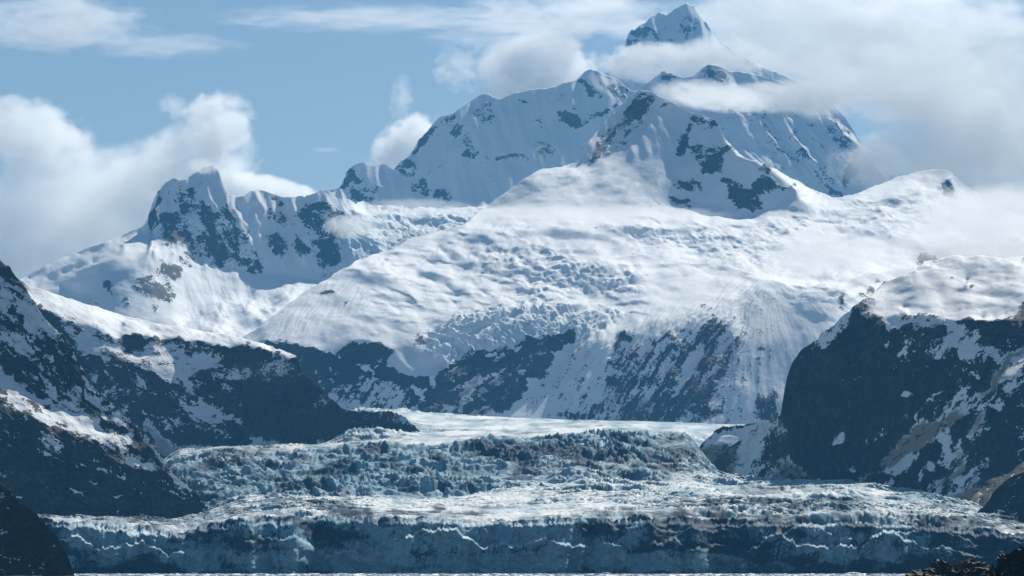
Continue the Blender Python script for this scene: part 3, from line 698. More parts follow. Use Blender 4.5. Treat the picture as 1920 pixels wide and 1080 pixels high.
# ---- left near mountain
s = Sheet('mountain_left_near', -60, 420,
    [(-60,460),(-20,478),(0,488),(15,500),(28,515),(40,530),(50,545),(62,560),(72,578),(82,596),(100,610),(115,622),(128,640),(140,660),(150,682),(168,712),(190,740),(215,765),(240,788),(258,800),(270,810),(285,830),(300,850),(312,868),(325,885),(340,900),(358,920),(375,935),(388,953),(400,970),(410,985),(420,1010)],
    [(-60,1040),(60,1010),(250,1010),(420,1025)], [(-60,5150),(60,5180),(250,5260),(420,5350)],
    [(480,48),(700,50),(760,44),(860,50),(1040,56)])
s.m['rough'][:] = 1.1; s.m['rock'][:] = .80; s.m['zx'][:] = .25; s.m['streak'][:] = .8; s.m['flute'][:] = 1.0
s.poly([(0,488),(28,512),(30,530),(10,520),(-20,500)], 2, rock=1)
s.poly([(-60,520),(0,525),(40,540),(75,600),(60,640),(20,590),(-60,560)], 5, rock=.36)
s.poly([(0,560),(60,590),(75,640),(60,650),(30,620),(0,590)], 5, rock=.30)
s.poly([(70,575),(100,605),(120,650),(125,652),(90,625)], 4, rock=.25)
s.poly([(0,620),(40,620),(80,660),(110,690),(100,700),(60,680),(20,650),(-10,650)], 5, rock=.34)
s.poly([(100,640),(125,640),(135,690),(115,680)], 5, rock=.9); s.poly([(20,555),(50,640),(30,640),(0,600)], 5, rock=.85)
s.poly([(0,660),(60,700),(90,770),(0,690)], 6, rock=.9)
s.poly([(105,700),(140,715),(150,760),(115,745)], 4, rock=.3, ice=.2)
s.poly([(150,720),(180,745),(205,775),(185,772),(160,745)], 4, rock=.45)
s.poly([(-60,680),(0,692),(30,718),(60,738),(85,748),(110,758),(150,776),(200,782),(235,792),(250,803),(235,803),(205,790),(180,792),(178,800),(210,810),(215,815),(245,815),(268,840),(245,832),(230,822),(250,845),(225,842),(200,832),(165,826),(140,822),(120,812),(100,800),(75,790),(45,780),(20,765),(0,750),(-60,730)], 2.5, rock=.14, slope=27, rough=.7, flute=.25, streak=.35)
s.poly([(-10,715),(15,735),(20,750),(-10,742)], 3, rock=.85); s.poly([(40,740),(70,755),(90,770),(75,772),(50,758)], 3, rock=.7)
s.poly([(175,786),(200,784),(225,795),(212,806),(185,798)], 3, rock=.9); s.poly([(110,762),(140,762),(140,770),(112,770)], 2, rock=.7)
s.poly([(160,822),(230,838),(262,850),(255,852),(220,846),(180,836)], 3, rock=.2)
s.poly([(78,820),(100,820),(122,842),(118,848),(95,835)], 3, rock=.35)
s.poly([(205,857),(225,862),(245,852),(265,862),(290,872),(316,880),(300,883),(285,878),(265,876),(250,868),(232,864),(215,862)], 2, rock=.12, slope=30)
s.poly([(270,812),(290,835),(300,850),(330,890),(350,905),(330,905),(310,885),(290,850),(270,830)], 3, rock=.3, dirt=.5)
s.poly([(40,850),(120,850),(200,870),(300,890),(390,970),(350,1000),(60,990),(20,920)], 10, rock=1.05, streak=.3, flute=.4, rough=.9, slope=58)
for x, y, r in ((192,882,9),(218,929,10),(222,961,13),(123,876,3),(38,931,8)): s.blob(x, y, r, r * .4, 10, rock=.2, slope=35)
s.streaks([(-20,500),(40,545),(130,650),(240,790),(150,770),(20,690)], 70, 730, (.62,.78), rock=.22); s.streaks([(0,560),(120,660),(240,790),(120,750)], 40, 731, (.62,.78), rock=1.0, ln=(25,80)); s.streaks([(0,830),(60,800),(330,900),(380,980),(60,960)], 26, 732, (.8,.45), rock=.5, ln=(8,30)); s.vary(6, .15, 50, 22, 450); s.ribs(.4, lambda x, y: (x * .6 - y * .8, x * .8 + y * .6), 16, 90, 451)
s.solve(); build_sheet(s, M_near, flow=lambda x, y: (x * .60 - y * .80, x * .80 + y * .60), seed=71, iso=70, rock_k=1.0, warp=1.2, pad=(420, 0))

# ---- right dome with its snow cap, and the dirty outcrop at its foot
s = Sheet('mountain_right_dome', 1278, 1980,
    [(1278,925),(1286,905),(1292,882),(1300,856),(1314,836),(1330,816),(1342,806),(1355,800),(1375,799),(1398,797),(1430,794),(1452,788),(1463,782),(1465,772),(1467,755),(1471,730),(1476,705),(1482,688),(1492,673),(1500,663),(1512,650),(1525,640),(1542,624),(1560,610),(1580,592),(1600,575),(1620,560),(1640,546),(1650,535),(1675,522),(1700,508),(1720,498),(1740,489),(1760,482),(1780,478),(1820,480),(1850,479),(1880,483),(1930,480),(1980,484)],
    [(1278,940),(1550,940),(1640,955),(1740,980),(1850,1010),(1980,1040)], [(1278,6250),(1500,6200),(1700,5700),(1850,5200),(1980,5000)],
    [(470,24),(560,27),(590,40),(620,58),(800,62),(860,50),(960,40)])
s.m['rough'][:] = 1.0; s.m['rock'][:] = np.interp(s.gx, [1500, 1640, 1720, 1980], [1.15, 1.12, .98, .96]); s.m['zx'][:] = -.05
s.poly([(1462,800),(1470,690),(1560,600),(1600,590),(1560,700),(1540,860),(1480,860)], 12, zx=.5, slope=62)
s.poly([(1580,588),(1640,540),(1700,500),(1780,470),(1990,470),(1990,560),(1922,560),(1908,585),(1895,600),(1873,601),(1858,606),(1840,606),(1820,600),(1800,602),(1783,600),(1763,593),(1740,588),(1720,590),(1710,605),(1690,612),(1688,620),(1676,618),(1663,617),(1656,605),(1652,594),(1636,590),(1617,597),(1600,600)], 2.5, rock=.02, slope=17, rough=.85, zx=0)
for a in (((1700,560),(1760,540),(1840,545),(1920,560)),((1640,575),(1700,570),(1760,578)),((1740,520),(1780,512),(1850,525)),((1780,570),(1860,572),(1920,585)),((1660,548),(1700,540)),((1840,505),(1920,520)),((1720,545),(1780,555))):
    s.stroke(list(a), 7, 4, slope=36)
s.blob(1870,500,45,10,10, slope=32); s.blob(1800,500,30,7,-6, slope=30)
s.stroke([(1760,521),(1800,522),(1840,535)], 3, 1.5, rock=.6)
s.poly([(1480,690),(1520,645),(1580,595),(1620,562),(1640,560),(1630,590),(1600,610),(1560,640),(1520,660)], 5, rock=.52, slope=46)
s.poly([(1700,590),(1760,592),(1790,605),(1770,640),(1760,680),(1720,670),(1700,640)], 9, rock=.74, dirt=.35, rough=1.5)
s.poly([(1764,602),(1782,600),(1800,608),(1822,610),(1838,620),(1844,632),(1838,645),(1858,652),(1880,660),(1884,668),(1872,680),(1855,672),(1848,682),(1832,672),(1828,690),(1812,680),(1800,668),(1792,655),(1775,650),(1770,632),(1775,615)], 3, rock=.14, slope=34)
s.poly([(1818,605),(1850,602),(1870,615),(1840,618)], 3, rock=.8); s.poly([(1840,636),(1870,630),(1895,632),(1880,650),(1850,648)], 4, rock=.7)
s.poly([(1810,700),(1825,692),(1832,712),(1820,714)], 2.5, rock=.15); s.poly([(1652,645),(1666,642),(1666,650),(1654,650)], 1.5, rock=.1)
s.poly([(1690,735),(1700,730),(1702,748),(1692,745)], 2, rock=.2); s.poly([(1715,762),(1724,758),(1722,772),(1714,772)], 2, rock=.2); s.poly([(1690,778),(1700,778),(1698,786),(1690,786)], 2, rock=.2)
gd = [(1990,600),(1925,645),(1905,655),(1885,675),(1870,695),(1850,725),(1830,742),(1805,746),(1790,755),(1785,770),(1770,785),(1740,786),(1715,800),(1700,815),(1685,828),(1672,845),(1660,862),(1650,880),(1620,895),(1590,905),(1560,918),(1610,920),(1625,905),(1640,890),(1668,880),(1700,858),(1735,830),(1770,810),(1800,785),(1830,765),(1852,745),(1880,715),(1900,700),(1925,685),(1990,650)]
s.poly(gd, 3, rock=.10, dirt=.85, slope=34, rough=.6, zx=.1, streak=.9)
s.poly([(1790,750),(1830,742),(1850,725),(1830,770),(1800,775)], 4, dirt=.1, rock=.2)
s.poly([(1920,650),(1870,720),(1880,730),(1925,700)], 4, dirt=.2, rock=.15)
s.poly([(1820,790),(1850,760),(1845,800),(1800,830),(1815,870),(1795,905),(1740,915),(1790,880),(1800,830)], 5, rock=.15, dirt=.75, slope=38, rough=.6)
s.poly([(1652,872),(1665,862),(1680,856),(1705,856),(1725,845),(1730,855),(1718,862),(1705,880),(1692,892),(1680,888),(1662,888)], 2.5, rock=.12, slope=34)
s.poly([(1756,816),(1770,810),(1782,814),(1790,826),(1785,850),(1792,872),(1780,876),(1764,868),(1768,850),(1762,832)], 2.5, rock=.14, slope=36)
s.poly([(1708,898),(1725,884),(1740,866),(1752,870),(1752,880),(1735,890),(1722,905)], 2.5, rock=.12)
s.poly([(1820,800),(1835,790),(1848,790),(1840,810),(1825,822)], 2.5, rock=.15); s.poly([(1862,758),(1880,750),(1884,765),(1870,776)], 2.5, rock=.2)
s.poly([(1695,925),(1720,920),(1745,925),(1740,940),(1708,940)], 2.5, rock=.18, slope=32)
s.poly([(1775,905),(1800,895),(1830,880),(1850,855),(1848,875),(1825,895),(1800,905)], 2.5, rock=.12, slope=34)
s.poly([(1755,940),(1800,925),(1835,890),(1840,925),(1830,950),(1800,958),(1770,950)], 4, rock=.25, dirt=.85, slope=34, rough=.6)
s.poly([(1640,905),(1660,900),(1680,905),(1665,918),(1645,918)], 2.5, rock=.3)
s.poly([(1715,945),(1750,944),(1780,952),(1808,962),(1836,965),(1815,975),(1806,985),(1790,985),(1730,960)], 1.5, rock=-.2, slope=13, dirt=0, rough=.3, zx=0)
s.poly([(1560,822),(1575,815),(1586,816),(1578,830),(1562,836)], 2, rock=.35); s.poly([(1585,885),(1602,878),(1602,884),(1588,890)], 2, rock=.4)
s.poly([(1600,820),(1660,780),(1680,800),(1640,850)], 12, rock=.85, dirt=.1)
# the outcrop
oc = [(1278,930),(1286,900),(1300,850),(1335,812),(1400,795),(1466,780),(1472,820),(1480,860),(1530,900),(1560,915),(1540,945),(1278,945)]
s.poly(oc, 2, rock=.55, slope=36, zx=-.1, dirt=.35, rough=1.0, streak=.5)
s.poly([(1326,828),(1342,812),(1396,797),(1405,800),(1432,799),(1412,812),(1398,826),(1370,834),(1345,834)], 2, rock=-.1, dirt=.12, slope=26)
s.poly([(1284,905),(1300,852),(1325,830),(1330,850),(1305,880),(1310,915)], 3, rock=.22, dirt=.1)
s.poly([(1308,850),(1330,832),(1385,842),(1375,880),(1360,915),(1320,915),(1312,885)], 4, rock=.5, dirt=1.0, rough=1.5, slope=33)
s.poly([(1405,800),(1460,786),(1466,806),(1430,820),(1410,845),(1380,870),(1400,835)], 4, rock=.18, dirt=.45)
s.poly([(1390,880),(1440,830),(1466,820),(1468,850),(1420,880),(1380,915)], 5, rock=.72, dirt=.2)
s.poly([(1440,905),(1475,860),(1520,890),(1545,905),(1500,908)], 6, rock=.35, dirt=.75)
s.streaks([(1700,640),(1960,560),(1960,900),(1780,920),(1620,900),(1720,760)], 70, 740, (-.66,.75), rock=.3, ln=(8,45)); s.streaks([(1700,640),(1960,560),(1960,900),(1720,860)], 40, 741, (-.66,.75), rock=1.0); s.vary(4, .06, 60, 12, 460); s.ribs(.35, lambda x, y: (x * .66 + y * .75, -x * .75 + y * .66), 16, 90, 461)
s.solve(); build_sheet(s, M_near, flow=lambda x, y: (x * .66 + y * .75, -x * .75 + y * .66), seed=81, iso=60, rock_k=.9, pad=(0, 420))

# ---- dark slopes at the edges, nearer still
s = Sheet('mountain_right_slope', 1790, 1980,
    [(1790,990),(1812,976),(1830,964),(1850,945),(1860,930),(1870,918),(1885,904),(1900,894),(1915,886),(1930,878),(1980,850)],
    [(1790,1010),(1980,1060)], [(1790,4900),(1980,4750)], [(840,46),(1060,50)])
s.m['rough'][:] = 1.1; s.m['rock'][:] = .92; s.m['streak'][:] = .4
s.poly([(1890,905),(1920,890),(1920,900),(1895,915)], 3, rock=.4)
s.solve(); build_sheet(s, M_near, flow=lambda x, y: (x * .7 + y * .7, -x * .7 + y * .7), seed=91, pad=(0, 420))
s = Sheet('mountain_left_slope', -60, 145,
    [(-60,860),(-10,895),(10,912),(30,934),(45,948),(60,960),(78,974),(90,986),(100,998),(110,1012),(118,1026),(125,1040),(132,1060),(138,1080),(145,1100)],
    [(-60,1090),(145,1101)], [(-60,3420),(145,3450)], [(840,50),(1100,50)])
s.m['rough'][:] = 1.4; s.m['rock'][:] = .97; s.m['zx'][:] = .5; s.m['flute'][:] = .6
s.solve(); build_sheet(s, terrain_material('left_slope_rock', 1.2, bump=1.0, rockA=(0.012,0.012,0.012), rockB=(0.04,0.035,0.03)), flow=lambda x, y: (x * .66 - y * .75, x * .75 + y * .66), seed=95, jag=1.8, pad=(420, 0))

# ------------------------------------------------------------------ the glacier, lofted between flow lines at known distances
GX = np.array([60, 200, 330, 450, 610, 655, 780, 960, 1100, 1285, 1345, 1450, 1600, 1750, 1960.])
lines = [  # (row of the line at each GX, distance at each GX)
    ([975,984,1000,978,969,968,972,976,972,976,977,978,977,985,1010], [4570]*15),
    ([974,982,996,968,959,958,962,962,958,962,962,962,960,972,1000], [4680]*15),
    ([973,980,990,952,945,944,946,944,935,932,936,940,940,955,985], [4980,5000,5000,5050,5050,5050,5050,5050,5050,5050,5050,5050,5020,4980,4900]),
    ([972,978,975,935,939,940,944,925,915,909,911,913,914,935,975], [5250,5250,5350,5400,5400,5400,5400,5450,5450,5600,5650,5700,5600,5350,5150]),
    ([971,976,880,885,885,885,880,875,868,866,900,910,910,933,973], [5350,5350,5600,5650,5680,5680,5700,5750,5780,5900,5900,5900,5850,5600,5400]),
    ([970,974,850,846,841,840,836,822,818,815,895,908,906,931,971], [5450,5450,5850,5900,5950,5950,5950,6000,6050,6150,6080,6050,6100,5900,5650]),
    ([969,972,848,844,839,837,828,812,812,811,890,906,903,930,970], [5600,5600,6300,6500,6700,6700,6650,6600,6500,6500,6350,6200,6400,6200,6000]),
    ([968,970,847,843,838,805,796,800,803,806,825,860,900,929,969], [5700,5700,6700,6950,7000,7050,7200,7600,7500,7600,7600,7400,6600,6400,6200]),
    ([967,969,847,842,838,770,777,786,790,795,797,800,898,928,968], [5900,5900,7300,7500,7600,7650,8400,9300,9400,9500,9500,9500,7200,6800,6500]),
    ([966,968,846,842,838,769,776,783,788,793,795,798,896,927,967], [6300,6300,7800,8000,8000,8300,9500,9800,9800,9800,9800,9800,7900,7200,6800]),
]
def glacier():
    xs = np.concatenate([np.arange(-360, 60, 14.0), np.arange(60, 1960, 1.9), np.arange(1960, 2380, 14.0)])
    sm = lambda v: np.interp(xs, GX, v)
    def ky(v, r=11):
        a = sm(v); a = np.pad(a, (r, r), mode='edge'); k = np.hanning(2 * r + 1); return np.convolve(a, k / k.sum(), 'valid')
    PYs = [ky(l[0]) for l in lines]; Ds = [ky(l[1]) for l in lines]
    front = 4500 + fbm2(xs / 260, xs * 0, 3, 201) * 130 + fbm2(xs / 60, xs * 0, 3, 205) * 40
    Ds[0] = front + 80 + np.zeros_like(xs)
    Ds[1] = np.maximum(Ds[1], Ds[0] + 70)
    zz = (fbm2(xs / 30, xs * 0, 4, 206) * 8 - np.abs(fbm2(xs / 9, xs * 0, 3, 207)) * 6 + 1)
    # arc: dense rows, spaced by ground distance and by rows of the picture
    rowsY, rowsZ, att = [], [], []
    zt = [(YH - p) / FOC * d + CAMH for p, d in zip(PYs, Ds)]
    # cliff
    nC = 64
    Xf = (xs - 960) / FOC * 4500
    top_z = zt[0] = zt[0] + zz
    ledge = 0.58 + fbm2(xs / 170, xs * 0, 2, 210) * .5 + fbm2(xs / 40, xs * 0, 5, 219, gain=.6) * .2
    ledge = np.clip(ledge, .25, .97)
    l2 = np.clip(.80 + fbm2(xs / 110, xs * 0, 4, 221) * .42, .62, 1.05); l3 = .93 + fbm2(xs / 36, xs * 0, 3, 223) * .06; l2w = .2 + .45 * sstep(1050, 1200, xs)
    for i in range(nC + 1):
        f = i / nC
        z = -3 + (top_z + 3) * f
        back = 10 * f + 26 * sstep(ledge - .03, ledge + .035, f) + 20 * sstep(.88, 1.0, f) * f
        col = (np.abs(n2(xs / 11 + f * .5, f * 2.2 + xs * 0, 212)) * 8 + np.abs(n2(xs / 26, f * 1.0 + xs * 0, 213)) * 18 + n2(xs / 4.2, f * 2.2 + xs * 0, 214) * 1.2
               + np.abs(n2(xs / 85 + 3, f * .8 + xs * 0, 215)) * 34)
        sharp = 0.22 + .6 * sstep(ledge - .15, ledge + .05, f)
        frac = (fbm2(xs / 20, f * 5 + xs * 0, 5, 216, gain=.62) * 13 + fbm2(xs / 70 + f, f * 1.6 + xs * 0, 4, 218) * 26) * (1 - .5 * f)
        rowsY.append(front + back + (col - 22) * sharp * .62 * (1 - .7 * sstep(.88, 1, f)) + frac + l2w * (15 * sstep(l2 - .025, l2 + .025, f) + 10 * sstep(l3 - .02, l3 + .02, f))); rowsZ.append(z + 0 * xs)
        att.append(np.vstack([0 * xs, 0.12 + 0 * xs, .85 + 0 * xs]))
    counts = [20, 110, 110, 80, 60, 56, 64, 76, 12]
    Yc = np.convolve(np.pad(rowsY[nC], (40, 40), mode='edge'), np.hanning(81) / np.hanning(81).sum(), 'valid')
    for k in range(len(lines) - 1):
        n = counts[k]
        for i in range(1, n + 1):
            f = i / n
            q8 = (1 - f) ** 16
            rowsY.append(Ds[k] * (1 - f) + Ds[k + 1] * f if k else (Yc * (1 - f) + Ds[1] * f + (rowsY[nC] - Yc) * q8))
            rowsZ.append((zt[k] - (zz if k == 0 else 0)) * (1 - f) + zt[k + 1] * f + (zz * q8 if k == 0 else 0))
            att.append(np.vstack([0 * xs, 0 * xs, 0 * xs]))
    Y = np.array(rowsY); Z = np.array(rowsZ); A = np.array(att)
    X = (xs[None] - 960) / FOC * np.maximum(Y, 4400)
    # smooth the joints of the loft behind the cliff
    Zb = Z[nC + 4:]; Zb[:] = blur(Zb, 6)
    PY = YH - (Z - CAMH) * FOC / Y
    PX = np.broadcast_to(xs[None], Y.shape)
    sp = np.abs(np.gradient(Y, axis=0))
    on = np.zeros_like(Y); on[nC + 1:] = 1; on[nC - 2:nC + 1] = .5
    far = sstep(6000, 9000, Y)
    fl = np.interp(PX, [60, 500, 760, 960, 1100, 1300, 1960], [1.2, 1.4, 1.1, .9, 1.3, 1.6, 1.3])
    dz = 0
    for k, (lx, ly, a) in enumerate(((260, 110, 7), (110, 27, 2.6), (46, 14, 2.1), (18, 8, 2.5), (8, 5.5, 2.2))):
        w = n2(X / (lx * 2.2), Y / (ly * 2.6), 230 + k) * .9
        v = 1 - 3.1 * np.abs(n2(X / lx + w, Y / ly + w * .6, 240 + k))
        v = np.clip(v, -1.2, .34)
        dz = dz + v * a * sstep(.5, 1.8, ly / np.maximum(sp, .1))
    band = 1 - .72 * sstep(0, 1, 1 - np.abs(PY - 958 + (PX - 960) * .01) / 16) * sstep(560, 700, PX) * sstep(1180, 1040, PX)
    fl = fl + 1.6 * sstep(640, 665, PX) * sstep(800, 760, PX) * sstep(845, 830, PY)
    smooth_up = 1 - .2 * sstep(6100, 7200, Y) * sstep(640, 820, PX)
    mod = np.clip(.95 + fbm2(X / 160, Y / 110, 3, 288) * 1.5, .35, 1.7)
    dz = dz * on * fl * band * smooth_up * mod
    # dirty bands on the ice, plus shade of serac faces painted as dark bands
    wv = fbm2(PX / 90, PY / 14, 4, 260) * 14
    dd = 0.0
    def bandf(y0, h, x0, x1, a, sl=0.0):
        q = np.exp(-(((PY + wv * .7 - y0 - (PX - x0) * sl) / h) ** 2)) * sstep(x0 - 60, x0 + 60, PX) * sstep(x1 + 60, x1 - 60, PX)
        return q * a
    dirt = bandf(972, 9, 1150, 1500, .5) + bandf(960, 7, 640, 920, .7) + bandf(950, 9, 1250, 1640, .45) + bandf(850, 18, 880, 1120, .8, .06) + bandf(995, 10, 430, 720, .6) + bandf(985, 10, 1500, 1960, .4) + bandf(850, 16, 1240, 1300, .6) + bandf(802, 34, 640, 740, .1) + bandf(880, 20, 1180, 1290, .5)
    dirt = dirt + fbm2(PX / 30, PY / 8, 4, 270) * .7 * (.5 + dirt) + .34 + .16 * sstep(760, 560, PX) - .35 * np.exp(-((PX - 880) / 230) ** 2 - ((PY - 945) / 22) ** 2)
    dirt = dirt + fbm2(PX / 170, PY / 6, 4, 273) * .55
    A[:, 1] = np.clip(np.maximum(A[:, 1], dirt * on + (1 - on) * (.42 + fbm2(PX / 90, PY / 40, 5, 277) * 1.9)), 0, 1)
    A[nC + 1:, 2] = np.clip(.30 - .2 * np.exp(-((PX - 900) / 260) ** 2) + fbm2(PX / 60, PY / 14, 4, 281) * 1.2 + .25 * far, 0, .7)[nC + 1:]
    # icefalls break into treads and risers
    slope = np.gradient(Z, axis=0) / np.maximum(np.gradient(Y, axis=0), .5)
    fallz = np.clip((blur(np.clip(slope, 0, 1), 10) - .10) / .10, 0, 1) * on * sstep(5100, 5350, Y)
    for lam, sd in ((110, 290), (52, 295), (24, 298)):
        ph = Y / lam + fbm2(X / (lam * 1.6), Y / (lam * 2), 4, sd) * 3.2
        fr = ph - np.floor(ph)
        dz = dz + fallz * lam * .13 * mod * (sstep(0.0, .16, fr) - fr) * .8
    A[:, 2] = np.maximum(A[:, 2], fallz * .85)
    A[:, 1] = np.maximum(A[:, 1], fallz * np.clip(.30 + fbm2(PX / 90, PY / 14, 4, 299) * 2.0, 0, .9))  # shade on the icefall's serac faces, painted in as darker ice colour
    cl = np.zeros_like(PX)
    for x0, y0, rx, ry in ((880, 1010, 190, 40), (1600, 1020, 110, 42), (220, 1005, 110, 30), (560, 1045, 200, 20), (1250, 1050, 150, 18), (950, 1050, 240, 26)):
        cl = np.maximum(cl, np.exp(-((PX - x0) / rx) ** 2 - ((PY - y0) / ry) ** 2))
    A[:nC + 1, 1] = np.clip(A[:nC + 1, 1] + .16 + .34 * sstep(1120, 1450, PX[:nC + 1]) - 1.0 * cl[:nC + 1], 0, 1)
    FZ = np.linspace(0, 1, nC + 1)[:, None] + 0 * xs[None]; XS = xs[None] + 0 * FZ
    wob = fbm2(XS / 30, FZ * 3, 3, 351) * 1.6
    cr = sstep(.10, .0, np.abs(n2(XS / 12 + wob, FZ * 1.6 + wob, 352))) * .8 + sstep(.08, 0, np.abs(n2(XS / 30 + wob, FZ * 4 - XS / 60, 353))) * .7
    A[:nC + 1, 1] = np.clip(A[:nC + 1, 1] + cr * (.35 + .65 * FZ), 0, 1)
    A[:nC + 1, 2] = np.clip(.90 - .6 * cl[:nC + 1] + fbm2(XS / 25, FZ * 5, 4, 354) * .5, .3, 1)
    Z = Z + dz
    Z[:nC - 2] = np.minimum(Z[:nC - 2], Z[:nC - 2])
    return X, Y, Z, A
M_ice = terrain_material('glacier_ice', 1.3, fleck=0.0, snow=(0.78, 0.80, 0.80), ice_c=(0.185, 0.375, 0.47), steep_ice=.92, bump=.9, rockA=(0.008, 0.012, 0.016), rockB=(0.030, 0.038, 0.046), dirt_shade_c=(0.018, 0.046, 0.080))
gx_, gy_, gz_, ga_ = glacier()
g = grid_mesh('glacier', gx_, gy_, gz_, (ga_[:, 0], ga_[:, 1], ga_[:, 2]), M_ice)
print('glacier', gx_.size, f't={time.time()-T0:.1f}')

# ------------------------------------------------------------------ fjord
wm, N, L = nodes('fjord_water')
out = N.new('ShaderNodeOutputMaterial'); bs = N.new('ShaderNodeBsdfPrincipled'); L.new(bs.outputs[0], out.inputs[0])
bs.inputs['Base Color'].default_value = (0.03, 0.06, 0.07, 1); bs.inputs['Roughness'].default_value = .2
me = bpy.data.meshes.new('water'); me.from_pydata([(-9000,-500,0),(9000,-500,0),(9000,30000,0),(-9000,30000,0)], [], [(0,1,2,3)])
o = bpy.data.objects.new('water', me); scene.collection.objects.link(o); me.materials.append(wm); o['kind'] = 'structure'

# ------------------------------------------------------------------ air
def box(name, x0, x1, y0, y1, z0, z1, mat):
    v = [(x, y, z) for z in (z0, z1) for y in (y0, y1) for x in (x0, x1)]
    f = [(0, 2, 3, 1), (4, 5, 7, 6), (0, 1, 5, 4), (2, 6, 7, 3), (0, 4, 6, 2), (1, 3, 7, 5)]
    me = bpy.data.meshes.new(name); me.from_pydata(v, [], f); me.update()
    o = bpy.data.objects.new(name, me); scene.collection.objects.link(o); me.materials.append(mat)
    return o
if HAZE:
    hm, N, L = nodes('air')
    out = N.new('ShaderNodeOutputMaterial'); pv = N.new('ShaderNodeVolumePrincipled'); L.new(pv.outputs[0], out.inputs['Volume'])
    pv.inputs['Color'].default_value = (0.16, 0.54, 1.0, 1)
    pv.inputs['Density'].default_value = 2.0e-5
    pv.inputs['Anisotropy'].default_value = 0.0
    h = box('haze', -9500, 9500, -900, 25500, -60, 4200, hm); h['kind'] = 'stuff'

# ------------------------------------------------------------------ clouds
def ico(sub=3):
    import bmesh
    bm = bmesh.new(); bmesh.ops.create_icosphere(bm, subdivisions=sub, radius=1.0)
    co = np.array([v.co[:] for v in bm.verts]); f = [tuple(v.index for v in fc.verts) for fc in bm.faces]; bm.free()
    return co, f
ICO = ico(3)
def cloud_material(name, dens, scale, cover, seed, soft=.25, aniso=.45, stretch=1.0, wisp=.9):
    m, N, L = nodes(name)
    out = N.new('ShaderNodeOutputMaterial'); pv = N.new('ShaderNodeVolumePrincipled'); L.new(pv.outputs[0], out.inputs['Volume'])
    pv.inputs['Color'].default_value = (0.99, 0.995, 1.0, 1)
    pv.inputs['Anisotropy'].default_value = aniso
    tc = N.new('ShaderNodeTexCoord'); mp = N.new('ShaderNodeMapping'); L.new(tc.outputs['Object'], mp.inputs['Vector'])
    ln = N.new('ShaderNodeVectorMath'); ln.operation = 'LENGTH'
    L.new(tc.outputs['Object'], ln.inputs[0])           # object space: the unit ball is the cloud's hull
    geo = N.new('ShaderNodeNewGeometry')
    mp2 = N.new('ShaderNodeMapping'); L.new(geo.outputs['Position'], mp2.inputs['Vector'])
    mp2.inputs['Scale'].default_value = (1 / scale / stretch, 1 / scale, 1 / scale); mp2.inputs['Location'].default_value = (seed, seed * 1.7, seed * .3)
    nz = N.new('ShaderNodeTexNoise'); nz.inputs['Scale'].default_value = 1; nz.inputs['Detail'].default_value = 7; nz.inputs['Roughness'].default_value = .64; nz.inputs['Distortion'].default_value = .3
    L.new(mp2.outputs[0], nz.inputs['Vector'])
    # density = ramp(noise*w - falloff)
    fall = math_(N, L, 'POWER', ln.outputs['Value'], 2.0)
    v = math_(N, L, 'MULTIPLY_ADD', math_(N, L, 'SUBTRACT', nz.outputs['Fac'], .5), wisp * 3.4, cover)
    v = math_(N, L, 'SUBTRACT', v, fall)
    d = maprange(N, L, v, 0.0, soft)
    edge = maprange(N, L, ln.outputs['Value'], 1.0, .8)
    d = math_(N, L, 'MULTIPLY', d, edge)
    L.new(math_(N, L, 'MULTIPLY', d, dens), pv.inputs['Density'])
    return m
CL = []
def cloud(px, py, D, rx, ry, depth, dens, label, scale=.32, cover=.55, seed=0, tilt=0, soft=.32, stretch=1.3, wisp=1.35, name='cloud', rate=.4):
    an = .45 if D > 20000 else .12
    """centre row and column, distance and half sizes in the photograph's pixels; depth in metres"""
    s_ = D / FOC
    m = cloud_material('cloud_vapour', dens, ry * s_ * scale * 1.6, cover, seed, soft=soft, aniso=an, stretch=stretch, wisp=wisp)
    me = bpy.data.meshes.new('cloud'); me.from_pydata([tuple(c) for c in ICO[0]], [], ICO[1]); me.materials.append(m); me.update()
    o = bpy.data.objects.new(name, me); scene.collection.objects.link(o)
    o.location = ((px - 960) * s_, D, (YH - py) * s_ + CAMH); o.scale = (rx * s_, depth, ry * s_); o.rotation_euler = (0, rad(tilt), 0)
    m.cycles.volume_step_rate = rate
    o['label'] = label; o['category'] = 'cloud'
    return o
